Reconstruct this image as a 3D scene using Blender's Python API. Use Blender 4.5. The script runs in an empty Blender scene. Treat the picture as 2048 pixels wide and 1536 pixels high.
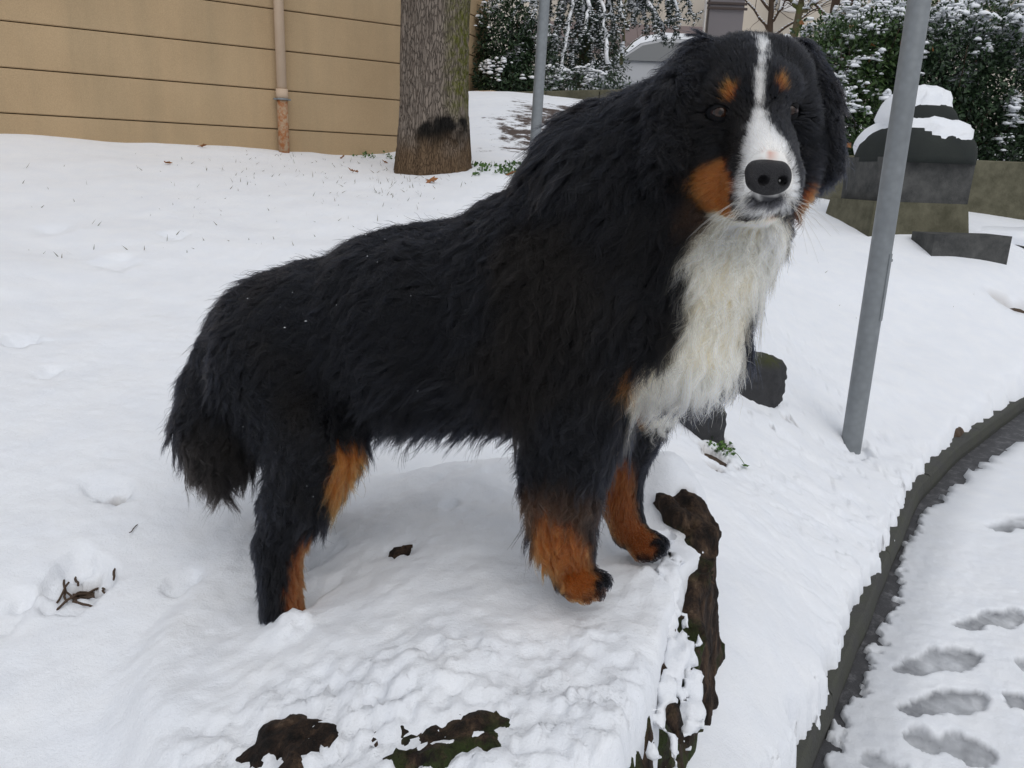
import bpy, math, random, time
import numpy as np
from mathutils import Vector, Matrix, kdtree

T0 = time.time()
rng = np.random.default_rng(7)
random.seed(7)
SC = bpy.context.scene
COL = SC.collection

# ------------------------------------------------------------------ camera
FOC = 1560.0                      # focal length in pixels of a 2048 wide frame
PITCH = math.radians(15.3); ROLL = math.radians(2.2); CAMH = 1.4
_c, _s = math.cos(PITCH), math.sin(PITCH); _cr, _sr = math.cos(ROLL), math.sin(ROLL)
_r0 = np.array([1, 0, 0.]); _u0 = np.array([0, _s, _c]); VF = np.array([0, _c, -_s])
VR = _cr * _r0 + _sr * _u0; VU = -_sr * _r0 + _cr * _u0; CAM = np.array([0, 0, CAMH])
cam_data = bpy.data.cameras.new('camera')
cam_data.sensor_fit = 'HORIZONTAL'; cam_data.sensor_width = 36.0
cam_data.lens = FOC / 2048 * 36.0
cam_data.clip_start = 0.05; cam_data.clip_end = 500
cam = bpy.data.objects.new('camera', cam_data); COL.objects.link(cam)
cam.matrix_world = Matrix(((VR[0], VU[0], -VF[0], CAM[0]), (VR[1], VU[1], -VF[1], CAM[1]),
                           (VR[2], VU[2], -VF[2], CAM[2]), (0, 0, 0, 1)))
SC.camera = cam

def ray(x, y): return VF + (x - 1024) / FOC * VR - (y - 768) / FOC * VU
def at(x, y, d): return CAM + d * ray(x, y)                      # camera depth d
def P(x, y, Y): v = ray(x, y); return CAM + v * (Y / v[1])       # world distance Y
def atz(x, y, z): v = ray(x, y); return CAM + v * ((z - CAMH) / v[2])
def depth(p): return float((np.asarray(p) - CAM) @ VF)

# ------------------------------------------------------------------ world, sun, exposure: flat overcast winter daylight
w = bpy.data.worlds.new('World'); SC.world = w; w.use_nodes = True
nt = w.node_tree; bg = nt.nodes['Background']
sky = nt.nodes.new('ShaderNodeTexSky'); sky.sky_type = 'NISHITA'; sky.sun_disc = False
sky.sun_elevation = math.radians(52); sky.sun_rotation = math.radians(158)
sky.air_density = 1.0; sky.dust_density = 4.0; sky.ozone_density = 1.0
hs = nt.nodes.new('ShaderNodeHueSaturation'); hs.inputs['Saturation'].default_value = 0.30   # cloud layer: nearly grey
nt.links.new(sky.outputs[0], hs.inputs['Color']); cloud = nt.nodes.new('ShaderNodeMix'); cloud.data_type = 'RGBA'; cloud.inputs[0].default_value = 0.72
cloud.inputs[7].default_value = (7.4, 7.8, 8.5, 1)      # even cloud cover
nt.links.new(hs.outputs[0], cloud.inputs[6]); nt.links.new(cloud.outputs[2], bg.inputs['Color'])
bg.inputs['Strength'].default_value = 0.085
sun_d = bpy.data.lights.new('sun', 'SUN'); sun_d.energy = 0.7; sun_d.angle = math.radians(60); sun_d.color = (1, 0.97, 0.93)
sun = bpy.data.objects.new('sun', sun_d); COL.objects.link(sun)
_se, _sa = math.radians(52), math.radians(158)
sun_dir = Vector((math.sin(_sa) * math.cos(_se), math.cos(_sa) * math.cos(_se), math.sin(_se)))
sun.rotation_euler = sun_dir.to_track_quat('Z', 'Y').to_euler()
SC.view_settings.view_transform = 'Standard'; SC.view_settings.look = 'None'
SC.view_settings.gamma = 1.0; SC.view_settings.exposure = 0.14; SC.view_settings.use_curve_mapping = False
SC.render.engine = 'CYCLES'
SC.cycles.max_bounces = 20; SC.cycles.diffuse_bounces = 4; SC.cycles.glossy_bounces = 12; SC.cycles.transmission_bounces = 18; SC.cycles.transparent_max_bounces = 8
SC.cycles.use_denoising = True

# ------------------------------------------------------------------ numpy helpers
def smooth01(x): x = np.clip(x, 0, 1); return x * x * (3 - 2 * x)
def sstep(a, b, x): return smooth01((x - a) / (b - a))
def _hash(ix, iy, iz):
    h = ix * np.uint32(374761393) + iy * np.uint32(668265263) + iz * np.uint32(2246822519) + np.uint32(1013904223)
    h = (h ^ (h >> np.uint32(13))) * np.uint32(1274126177)
    h = (h ^ (h >> np.uint32(16))) * np.uint32(2246822519)
    return ((h ^ (h >> np.uint32(15))) & np.uint32(0xffffff)).astype(np.float32) * np.float32(1 / 0x7fffff) - np.float32(1)
def vnoise(p, scale=1.0, seed=0):
    sh = p.shape[:-1]; p = (np.asarray(p).reshape(-1, p.shape[-1]) * scale + (seed * 17.31 + 1000)).astype(np.float64)
    out = np.empty(len(p), np.float32)
    for s0 in range(0, len(p), 200000):
        q = p[s0:s0 + 200000]; i = np.floor(q); f = (q - i).astype(np.float32); f = f * f * f * (f * (f * 6 - 15) + 10); i = i.astype(np.uint32)
        x, y, fx, fy = i[:, 0], i[:, 1], f[:, 0], f[:, 1]; one = np.uint32(1)
        def pl(z):
            a = _hash(x, y, z); b = _hash(x + one, y, z); c = _hash(x, y + one, z); d = _hash(x + one, y + one, z)
            e = a + (b - a) * fx; return e + ((c + (d - c) * fx) - e) * fy
        if q.shape[1] == 2: out[s0:s0 + 200000] = pl(np.zeros_like(x))
        else: u = pl(i[:, 2]); out[s0:s0 + 200000] = u + (pl(i[:, 2] + one) - u) * f[:, 2]
    return out.reshape(sh)
def fbm(p, scale=1.0, octs=4, seed=0, gain=0.5):
    a, t, r = 1.0, 0.0, 0
    for o in range(octs):
        r = r + a * vnoise(p, scale * 2.03 ** o, seed + o * 3); t += a; a *= gain
    return r / t * 1.6
def norm(v): return v / np.maximum(np.linalg.norm(v, axis=-1, keepdims=True), 1e-9)

# ------------------------------------------------------------------ objects
def tag(o, label=None, cat=None, group=None, kind=None):
    if label: o['label'] = label
    if cat: o['category'] = cat
    if group: o['group'] = group
    if kind: o['kind'] = kind
    return o
def link(name, data, parent=None, mat=None):
    o = bpy.data.objects.new(name, data); COL.objects.link(o)
    if parent is not None: o.parent = parent; o.matrix_parent_inverse = Matrix.Translation(-Vector(parent.location)) if parent.type == 'EMPTY' else Matrix()
    if mat is not None and data is not None: data.materials.append(mat)
    return o
def empty(name, loc=(0, 0, 0)):
    o = bpy.data.objects.new(name, None); COL.objects.link(o); o.location = loc; o.empty_display_size = 0.1
    return o
def npmesh(name, V, F, parent=None, mat=None, smooth=True, attrs=None):
    """one mesh object from numpy verts and an (n,k) face array (or list of such arrays)"""
    if not isinstance(F, (list, tuple)): F = [F]
    F = [np.asarray(f, np.int32) for f in F if len(f)]
    me = bpy.data.meshes.new(name); V = np.asarray(V, np.float32)
    me.vertices.add(len(V)); me.vertices.foreach_set('co', V.ravel())
    nl = sum(f.size for f in F); npol = sum(len(f) for f in F)
    me.loops.add(nl); me.polygons.add(npol)
    me.loops.foreach_set('vertex_index', np.concatenate([f.ravel() for f in F]))
    tot = np.concatenate([np.full(len(f), f.shape[1], np.int32) for f in F])
    me.polygons.foreach_set('loop_start', np.concatenate([[0], np.cumsum(tot)[:-1]]).astype(np.int32))
    me.polygons.foreach_set('loop_total', tot)
    me.polygons.foreach_set('use_smooth', np.full(npol, smooth))
    for k, a in (attrs or {}).items():
        a = np.asarray(a, np.float32)
        if a.ndim == 1: me.attributes.new(k, 'FLOAT', 'POINT').data.foreach_set('value', a)
        else:
            c = np.ones((len(V), 4), np.float32); c[:, :3] = a
            me.attributes.new(k, 'FLOAT_COLOR', 'POINT').data.foreach_set('color', c.ravel())
    me.update(); me.validate()
    return link(name, me, parent, mat)

class MB:
    """collects shapes for one mesh"""
    def __init__(self): self.v = []; self.f = {}; self.n = 0
    def add(self, V, F):
        V = np.asarray(V, float)
        for q in F: self.f.setdefault(len(q), []).append([i + self.n for i in q])
        self.v.append(V); self.n += len(V); return self
    def addnp(self, V, F):
        self.v.append(np.asarray(V, float)); self.f.setdefault(F.shape[1], []).extend((F + self.n).tolist()); self.n += len(V); return self
    def box(self, c, s, M=None, bev=0.0):
        x, y, z = np.array(s) / 2.0
        if bev > 0:
            b = bev; V = []
            for sx in (-1, 1):
                for sy in (-1, 1):
                    for sz in (-1, 1):
                        V += [(sx * x, sy * (y - b), sz * (z - b)), (sx * (x - b), sy * y, sz * (z - b)), (sx * (x - b), sy * (y - b), sz * z)]
            V = np.array(V)
            import itertools
            F = []
            idx = lambda sx, sy, sz, k: (((sx > 0) * 4 + (sy > 0) * 2 + (sz > 0)) * 3 + k)
            for s in (-1, 1):
                q = [idx(s, -1, -1, 0), idx(s, 1, -1, 0), idx(s, 1, 1, 0), idx(s, -1, 1, 0)]; F.append(q if s > 0 else q[::-1])
                q = [idx(-1, s, -1, 1), idx(-1, s, 1, 1), idx(1, s, 1, 1), idx(1, s, -1, 1)]; F.append(q if s > 0 else q[::-1])
                q = [idx(-1, -1, s, 2), idx(1, -1, s, 2), idx(1, 1, s, 2), idx(-1, 1, s, 2)]; F.append(q if s > 0 else q[::-1])
            for a, b_ in itertools.product((-1, 1), repeat=2):
                F.append([idx(a, b_, -1, 0), idx(a, b_, 1, 0), idx(a, b_, 1, 1), idx(a, b_, -1, 1)][::1 if a * b_ < 0 else -1][::-1])
                F.append([idx(a, -1, b_, 0), idx(a, 1, b_, 0), idx(a, 1, b_, 2), idx(a, -1, b_, 2)][::1 if a * b_ > 0 else -1][::-1])
                F.append([idx(-1, a, b_, 1), idx(1, a, b_, 1), idx(1, a, b_, 2), idx(-1, a, b_, 2)][::1 if a * b_ < 0 else -1][::-1])
            for a, b_, c_ in itertools.product((-1, 1), repeat=3):
                F.append([idx(a, b_, c_, 0), idx(a, b_, c_, 1), idx(a, b_, c_, 2)][::1 if a * b_ * c_ > 0 else -1])
        else:
            V = np.array([(sx * x, sy * y, sz * z) for sx in (-1, 1) for sy in (-1, 1) for sz in (-1, 1)])
            F = [(0, 1, 3, 2), (4, 6, 7, 5), (0, 4, 5, 1), (2, 3, 7, 6), (0, 2, 6, 4), (1, 5, 7, 3)]
        if M is not None: V = V @ np.asarray(M)[:3, :3].T
        return self.add(V + np.array(c), F)
    def tube(self, pts, rad, n=8, caps=True):
        pts = np.asarray(pts, float); m = len(pts); rad = np.broadcast_to(np.asarray(rad, float), (m,))
        tan = norm(np.gradient(pts, axis=0)); up = np.array([0, 0, 1.]) if abs(tan[0][2]) < 0.9 else np.array([1., 0, 0])
        V = []
        for i in range(m):
            a = norm(np.cross(tan[i], up)); b = np.cross(tan[i], a); up = -np.cross(tan[i], a) if False else up
            th = np.arange(n) * 2 * math.pi / n
            V.append(pts[i] + rad[i] * (np.cos(th)[:, None] * a + np.sin(th)[:, None] * b))
        V = np.concatenate(V); F = []
        for i in range(m - 1):
            for j in range(n):
                F.append((i * n + j, (i + 1) * n + j, (i + 1) * n + (j + 1) % n, i * n + (j + 1) % n))
        self.add(V, F)
        if caps:
            self.f.setdefault(n, []).append([self.n - m * n + k for k in range(n)])
            self.f[n].append([self.n - 1 - k for k in range(n)])
        return self
    def build(self, name, mat, parent=None, smooth=False, attrs=None):
        return npmesh(name, np.concatenate(self.v), [np.array(f) for f in self.f.values()], parent, mat, smooth, attrs)

def surface_nets(V, org, h):
    """smooth closed surface of the zero level of grid V"""
    nx, ny, nz = V.shape; S = V < 0
    c = np.zeros((nx - 1, ny - 1, nz - 1), np.int8)
    for a in (0, 1):
        for b in (0, 1):
            for d in (0, 1): c += S[a:nx - 1 + a, b:ny - 1 + b, d:nz - 1 + d]
    I = np.argwhere((c > 0) & (c < 8)); idx = np.full(c.shape, -1, np.int32); idx[tuple(I.T)] = np.arange(len(I))
    acc = np.zeros((len(I), 3)); cnt = np.zeros(len(I))
    for ax in range(3):
        o1, o2 = [k for k in range(3) if k != ax]
        for a in (0, 1):
            for b in (0, 1):
                A = I.copy(); A[:, o1] += a; A[:, o2] += b; B = A.copy(); B[:, ax] += 1
                va, vb = V[tuple(A.T)], V[tuple(B.T)]; m = (va < 0) != (vb < 0)
                t = np.where(m, va / np.where(m, va - vb, 1), 0)
                p = A.astype(float); p[:, ax] += t; acc[m] += p[m]; cnt[m] += 1
    verts = np.array(org) + h * acc / cnt[:, None]; quads = []
    for ax in range(3):
        o1, o2 = (ax + 1) % 3, (ax + 2) % 3
        A = np.argwhere(np.diff(S.astype(np.int8), axis=ax) != 0)
        A = A[(A[:, o1] > 0) & (A[:, o2] > 0) & (A[:, o1] < V.shape[o1] - 1) & (A[:, o2] < V.shape[o2] - 1)]
        q = []
        for a, b in ((0, 0), (1, 0), (1, 1), (0, 1)):
            B = A.copy(); B[:, o1] -= a; B[:, o2] -= b; q.append(idx[tuple(B.T)])
        q = np.stack(q, 1); fl = S[tuple(A.T)]; q[~fl] = q[~fl][:, ::-1]; quads.append(q)
    return verts, np.concatenate(quads)

def grid_sample(V, org, h, p):
    q = (p - org) / h; q = np.clip(q, 0, np.array(V.shape) - 1.001); i = q.astype(int); f = q - i; r = 0
    for a in (0, 1):
        for b in (0, 1):
            for d in (0, 1):
                wgt = (f[:, 0] if a else 1 - f[:, 0]) * (f[:, 1] if b else 1 - f[:, 1]) * (f[:, 2] if d else 1 - f[:, 2])
                r = r + wgt * V[i[:, 0] + a, i[:, 1] + b, i[:, 2] + d]
    return r
def grid_grad(V, org, h, p):
    g = []
    for ax in range(3):
        e = np.zeros(3); e[ax] = h; g.append(grid_sample(V, org, h, p + e) - grid_sample(V, org, h, p - e))
    return norm(np.stack(g, 1))
def smin(a, b, k):
    hh = np.clip(0.5 + 0.5 * (b - a) / k, 0, 1); return b + (a - b) * hh - k * hh * (1 - hh)
def cone_d(p, a, ra, b, rb):
    ab = b - a; t = np.clip(((p - a) @ ab) / max(ab @ ab, 1e-9), 0, 1)
    return np.linalg.norm(p - a - t[..., None] * ab, axis=-1) - (ra + (rb - ra) * t)

# ------------------------------------------------------------------ materials
def mat(name, rough=0.7, color=(0.5, 0.5, 0.5), spec=0.3):
    m = bpy.data.materials.new(name); m.use_nodes = True; b = m.node_tree.nodes['Principled BSDF']
    b.inputs['Roughness'].default_value = rough; b.inputs['Base Color'].default_value = (*color, 1)
    b.inputs['Specular IOR Level'].default_value = spec
    return m
class NT:
    def __init__(self, m): self.t = m.node_tree; self.b = self.t.nodes['Principled BSDF']; self.crd = None
    def n(self, ty, **kw):
        nd = self.t.nodes.new(ty)
        for k, v in kw.items():
            if k in nd.inputs: nd.inputs[k].default_value = v
            else: setattr(nd, k, v)
        return nd
    def l(self, a, b): self.t.links.new(a, b)
    def obj(self):
        if not self.crd: self.crd = self.n('ShaderNodeTexCoord').outputs['Object']
        return self.crd
    def mapped(self, sc):
        m = self.n('ShaderNodeMapping'); self.l(self.obj(), m.inputs[0]); m.inputs['Scale'].default_value = sc; return m.outputs[0]
    def noise(self, scale, detail=4, rough=0.55, vec=None, dist=0.0):
        nd = self.n('ShaderNodeTexNoise', Scale=scale, Detail=detail, Roughness=rough, Distortion=dist); self.l(vec or self.obj(), nd.inputs['Vector']); return nd.outputs['Fac']
    def ramp(self, fac, stops):
        r = self.n('ShaderNodeValToRGB'); e = r.color_ramp.elements
        while len(e) < len(stops): e.new(0.5)
        for k, (p, c) in enumerate(stops): e[k].position = p; e[k].color = (*c, 1) if len(c) == 3 else c
        self.l(fac, r.inputs[0]); return r.outputs[0]
    def mix(self, fac, a, b, mode='MIX'):
        m = self.n('ShaderNodeMix', data_type='RGBA', blend_type=mode)
        for s, v in ((m.inputs[0], fac), (m.inputs[6], a), (m.inputs[7], b)):
            if isinstance(v, (int, float)): s.default_value = v
            elif isinstance(v, tuple): s.default_value = (*v, 1)
            else: self.l(v, s)
        return m.outputs[2]
    def math(self, op, a, b=0.0):
        m = self.n('ShaderNodeMath', operation=op)
        for s, v in ((m.inputs[0], a), (m.inputs[1], b)):
            if isinstance(v, (int, float)): s.default_value = v
            else: self.l(v, s)
        return m.outputs[0]
    def attr(self, name, out='Fac'):
        return self.n('ShaderNodeAttribute', attribute_name=name).outputs[out]
    def bump(self, h, strength=0.5, dist=0.01, prev=None):
        b = self.n('ShaderNodeBump', Strength=strength, Distance=dist); self.l(h, b.inputs['Height'])
        if prev is not None: self.l(prev, b.inputs['Normal'])
        self.l(b.outputs[0], self.b.inputs['Normal']); return b.outputs[0]
    def color(self, c): self.l(c, self.b.inputs['Base Color'])
    def rough(self, c): self.l(c, self.b.inputs['Roughness'])
# ================================================================== GROUND AND SNOW
def poly_sd(p, poly):
    """signed distance to a closed polygon, - inside"""
    n = len(poly); best = np.full(p.shape[:-1], 1e9); ins = np.zeros(p.shape[:-1], bool)
    for i in range(n):
        a, b = poly[i], poly[(i + 1) % n]; ab = b - a
        t = np.clip(((p - a) @ ab) / (ab @ ab), 0, 1); best = np.minimum(best, np.linalg.norm(p - a - t[..., None] * ab, axis=-1))
        c = ((a[1] > p[..., 1]) != (b[1] > p[..., 1])) & (p[..., 0] < (b[0] - a[0]) * (p[..., 1] - a[1]) / (b[1] - a[1] + 1e-12) + a[0])
        ins ^= c
    return np.where(ins, -best, best)
KERB = np.array([(-0.3, -0.1), (0.2, 0.71), (0.685, 1.481), (1.0, 1.977), (1.42, 2.63), (1.86, 3.304), (2.367, 3.906), (3.319, 4.892), (4.9, 6.3), (7.6, 8.2), (14, 12), (40, 26)], float)
# terrain heights: kerb level, lawn slope up to the wall and the path
CTRL = np.array([(0.2, 0.71, .09), (0.685, 1.481, .09), (1.0, 1.977, .09), (1.86, 3.304, .09), (2.367, 3.906, .09), (3.319, 4.892, .16), (4.9, 6.3, .3), (7.6, 8.2, .55),
    (-0.3, 0.5, .22), (-0.75, 0.98, .40), (-0.85, 1.6, .55), (-1.6, 1.5, .60), (0.62, 1.75, .30), (.45, 1.3, .23), (.53, 1.5, .27), (.36, 1.05, .19), (0.75, 2.3, .33), (0.2, 2.3, .45), (1.62, 3.5, .16), (-1.3, 2.6, .76),
    (-3.474, 5.414, 1.44), (-1.043, 6.869, 1.46), (-0.63, 5.796, 1.33), (0.087, 5.816, 1.37), (-2.2, 4.2, 1.13), (-4.5, 3.2, 1.05), (0.6, 4.2, .85), (0.3, 8.0, 1.80), (-0.2, 12, 2.42), (1.6, 11, 2.15), (0, 16, 2.45), (2.8, 16.5, 2.7), (2.8, 21, 3.1),
    (4.02, 7.09, .96), (3.5, 6.2, .66), (2.7, 5.6, .50), (2.4, 5.2, .42), (1.9, 7.2, 1.05), (5.5, 8.8, 1.0), (3.5, 9.0, 1.15), (9, 12, 1.4), (3, 13, 2.2), (-7, 1, .9), (-2, 0, .45), (-6, 9, 1.7), (0, 25, 2.9), (12, 25, 2.4), (-10, 20, 2.6)])
def _tps(r): return np.where(r > 0, r * r * np.log(np.maximum(r, 1e-9)), 0)
_n = len(CTRL); _A = np.zeros((_n + 3, _n + 3)); _A[:_n, :_n] = _tps(np.linalg.norm(CTRL[:, None, :2] - CTRL[None, :, :2], axis=-1)) + 0.02 * np.eye(_n)
_A[:_n, _n] = 1; _A[:_n, _n + 1:] = CTRL[:, :2]; _A[_n:, :_n] = _A[:_n, _n:].T
_W = np.linalg.solve(_A, np.concatenate([CTRL[:, 2], np.zeros(3)]))
def lawn(p):
    sh = p.shape[:-1]; q = p.reshape(-1, 2); q = np.clip(q, (-14, -3), (16, 32)); z = np.zeros(len(q))
    for i in range(0, len(q), 60000):
        b = q[i:i + 60000]; z[i:i + 60000] = _tps(np.linalg.norm(b[:, None] - CTRL[None, :, :2], axis=-1)) @ _W[:_n] + _W[_n] + b @ _W[_n + 1:]
    return z.reshape(sh)

# tree stump the dog stands on: outline in plan, top height, flanks
STUMP = np.array([(-.50, .93), (-.25, .83), (.05, .82), (.17, .88), (.235, 1.02), (.29, 1.17), (.34, 1.30), (.405, 1.42), (.455, 1.56), (.47, 1.74), (.30, 1.90), (0, 1.96), (-.4, 1.9), (-.62, 1.6), (-.64, 1.2)])
def stump_top(p):
    x, y = p[..., 0], p[..., 1]
    return 0.615 - 0.10 * sstep(-.05, -.55, x) - 0.02 * sstep(1.2, .85, y) + .125 * np.exp(-(((x - .36) / .10) ** 2 + ((y - 1.67) / .14) ** 2))
def stump_flank(p):
    """steepness of the flank at that side: sheer on the right, sloping roots in front and to the left"""
    x, y = p[..., 0], p[..., 1]; return 1.3 + 5.5 * sstep(.16, .27, x - (y - .9) * .35 + .03)
PATCH = [(*atz(px, py, z)[:2], r) for (px, py, z, r) in [(585, 1478, .575, .050), (632, 1490, .575, .045), (560, 1520, .56, .045), (620, 1545, .55, .05), (805, 1560, .555, .028), (850, 1580, .55, .04), (930, 1565, .55, .032), (985, 1570, .545, .032), (802, 1083, .66, .030), (590, 1610, .5, .07), (800, 1630, .5, .05), (880, 1640, .5, .07), (970, 1620, .5, .05), (540, 1580, .52, .05)]]
def PM(p):
    m = np.zeros(p.shape[:-1])
    for (x, y, r) in PATCH: m = np.maximum(m, np.exp(-(((p[..., 0] - x) ** 2 + (p[..., 1] - y) ** 2) / (r * 1.12) ** 2) ** 1.5))
    return m
def stump_surf(p, d2=None):
    if d2 is None: d2 = poly_sd(p, STUMP)
    d2 = d2 + (0.006 + .012 * sstep(-.35, -.1, p[..., 0])) * fbm(p, 7, 3, 5)
    r = stump_top(p) - stump_flank(p) * np.maximum(d2, 0) - 0.5 * np.maximum(d2 + .05, 0) ** 2 / .05 * (d2 < 0) - .025 * (d2 >= 0)
    return r + .046 * PM(p)
FOOTPRINTS = []
for (x0, y0, x1, y1, wd) in [(1792, 1338, 1955, 1302, .058), (1800, 1420, 1960, 1385, .058), (1812, 1468, 1990, 1505, .06), (1735, 1500, 1800, 1560, .05), (2010, 1385, 2120, 1440, .06), (1915, 1250, 2045, 1225, .05), (1990, 1058, 2075, 1040, .055), (2040, 1330, 2180, 1330, .055)]:
    FOOTPRINTS.append((atz(x0, y0, .02)[:2], atz(x1, y1, .02)[:2], wd))
# bare holes in the snow: pixel position, ground guess, radius
HOLES = [(165, 1160, .50, .024), (230, 993, .56, .022), (1570, 835, .22, .02), (1590, 845, .22, .018), (1500, 820, .25, .012), (1545, 855, .22, .012), (1385, 1000, .3, .02), (2010, 600, .45, .09), (2040, 610, .45, .06),
         (1432, 905, .3, .05), (1436, 935, .28, .03), (1425, 870, .33, .05)]

def g1(lo, f0, f1, hi, h, grow, hmax):
    a = list(np.arange(f0, f1, h)); s = h; v = f1
    while v < hi: a.append(v); s = min(s * grow, hmax); v += s
    s = h; v = f0 - h; b = []
    while v > lo: b.append(v); s = min(s * grow, hmax); v -= s
    return np.array(b[::-1] + a)
GX = g1(-30, -1.15, 1.75, 40, .0068, 1.035, 1.5); GY = g1(-4, .72, 2.5, 60, .0075, 1.022, 1.5)
XY = np.stack(np.meshgrid(GX, GY, indexing='ij'), -1)
LW = lawn(XY); KS = -poly_sd(XY, np.concatenate([KERB, [(60, -30), (-.3, -30)]])); SD = poly_sd(XY, STUMP)
near = np.exp(-np.maximum(np.linalg.norm(XY - np.array([.3, 1.8]), axis=-1) - 2.5, 0) / 2.5)
SB = np.where(SD < .6, stump_surf(XY, SD), -9)
right = KS > 0
# the right-hand side of the stump keeps a gap: lawn sits lower against the sheer face
base = np.where(right, 0.0, LW)
ground_z = np.where(KS > -.06, np.minimum(LW, -.06), LW) - .0
# --- snow thickness
n_lo = fbm(XY, 1.6, 3, 1); n_mid = fbm(XY, 9, 3, 2); n_hi = fbm(XY, 45, 3, 3)
thick = .055 + .018 * n_lo + .0032 * n_mid * near + .0014 * n_hi * near
# wind and old-track dimples on the lawn at the right
dim = sstep(.25, .6, fbm(XY * np.array([1, 1.6]) + .2 * np.stack([n_mid, n_mid], -1), 5.5, 2, 11))
thick = thick - .009 * dim * near * sstep(.5, 1.2, XY[..., 0]) * (~right)
thick = np.where(right, .022 + .004 * n_lo + .003 * n_mid + .002 * n_hi, thick)
edge = fbm(XY, 11, 4, 21)
edge2 = edge + .5 * fbm(XY, 38, 3, 23); gut = np.minimum(sstep(-.046, -.006, KS + .024 * edge2 + .03 * sstep(2.6, 4.2, XY[..., 1])), sstep(.034, -.006, KS - .032 * edge2 + .02 * n_lo - .100 * sstep(2.6, 4.2, XY[..., 1])))
bare_far = sstep(.0, .35, fbm(XY * np.array([1, 1.3]), 2.6, 4, 31) + .9 - np.abs(XY[..., 0] - .55 - .1 * (XY[..., 1] - 7)) * 1.1) * sstep(6.2, 6.8, XY[..., 1]) * sstep(10.5, 9, XY[..., 1])
bare_a = np.exp(-((XY[..., 0] - .45 - .10 * (XY[..., 1] - 8)) / .75) ** 2) * sstep(6.2, 7.0, XY[..., 1]) * sstep(10.8, 9.4, XY[..., 1])
slush = np.zeros(XY.shape[:2]); dirt = np.zeros(XY.shape[:2])
for a, b, wd in FOOTPRINTS:
    ab = b - a; L = np.linalg.norm(ab); u = ab / L; q = XY - a; t = (q @ u) / L; s = q @ np.array([-u[1], u[0]])
    wdt = wd * (1 - .42 * np.exp(-((t - .40) / .12) ** 2)) * (.86 + .18 * t) * np.sqrt(np.clip(1 - ((t - .5) / .54) ** 2, 0, 1))
    m = sstep(.012, -.008, np.abs(s) - wdt + .020 * edge2) * (np.abs(t - .5) < .54)
    rim = sstep(.045, .01, np.abs(s) - wdt) * (1 - m) * (t > -.1) * (t < 1.1)
    tread = .5 + .5 * np.sin(t * 74 + 5 * n_mid + 2 * n_hi)
    thick = thick * (1 - m) + m * (.005 + .004 * n_hi + .0022 * tread * (n_mid > -.2)); slush = np.maximum(slush, m * (.72 + .08 * tread * (n_mid > -.3) + .35 * edge))
slush = np.maximum(slush, right * sstep(.25, .1, KS) * .35)
surf = base + thick
# stump snow
st = .05 + .012 * n_lo + .010 * fbm(XY, 4.5, 2, 48) + (.006 * n_mid + .0022 * n_hi)
front = sstep(1.24, .95, XY[..., 1] + .03 * n_lo) * sstep(-.6, -.3, XY[..., 0]) * (SD < .5)
crumb = fbm(XY, 60, 4, 41); st = st + front * (.010 * fbm(XY, 17, 4, 43) + .012 * crumb - .018 * sstep(.25, .55, fbm(XY, 34, 3, 44)) * sstep(-.1, .5, fbm(XY, 9, 2, 46)))
onright = sstep(.10, .2, XY[..., 0] - (XY[..., 1] - .9) * .35) * sstep(-.02, .03, SD + .012 * edge)
st = st - .3 * onright
n51 = fbm(XY, 22, 4, 51); n61 = fbm(XY, 30, 4, 61); n71 = fbm(XY, 18, 3, 71)
st = st * (1 - PM(XY)) + PM(XY) * (-.008 + .011 * n51 + .009 * crumb)
stump_snow = SB + st
kk = .05
surf = np.where(SB > -5, -smin(-surf, -np.maximum(stump_snow, surf - .5), kk) , surf)
for (px, py, Y, r, hh) in [(572, 1250, 1.24, .045, .012), (600, 1238, 1.23, .03, .010), (1175, 1215, 1.14, .04, .010), (1300, 1128, 1.33, .035, .008)]:
    c = P(px, py, Y)[:2]; surf = surf + hh * (1 + .9 * n51 + .6 * crumb) * np.exp(-(np.linalg.norm(XY - c, axis=-1) / r) ** 2)
GRID_SURF = surf
def snow_z(x, y):
    i = np.clip(np.searchsorted(GX, x) - 1, 0, len(GX) - 2); j = np.clip(np.searchsorted(GY, y) - 1, 0, len(GY) - 2)
    fx = (x - GX[i]) / (GX[i + 1] - GX[i]); fy = (y - GY[j]) / (GY[j + 1] - GY[j]); Z = GRID_SURF
    return (Z[i, j] * (1 - fx) + Z[i + 1, j] * fx) * (1 - fy) + (Z[i, j + 1] * (1 - fx) + Z[i + 1, j + 1] * fx) * fy
def put(px, py):
    """where the line of sight through that picture position meets the snow"""
    v = ray(px, py); Y = np.arange(.8, 12, .01); q = CAM + v[None] * (Y / v[1])[:, None]; k = np.argmax(q[:, 2] < snow_z(q[:, 0], q[:, 1])); return q[k]
HOLE_C = []
for (px, py, z, r) in HOLES:
    c = put(px, py)[:2]; HOLE_C.append((c, r)); d = np.linalg.norm(XY - c, axis=-1) + r * .7 * n61
    surf = surf - .060 * sstep(r * 1.2, r * .5, d) - .008 * sstep(r * 2.4, r * .6, d); dirt = np.maximum(dirt, .7 * sstep(r * 1.5, r * .5, d))
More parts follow.
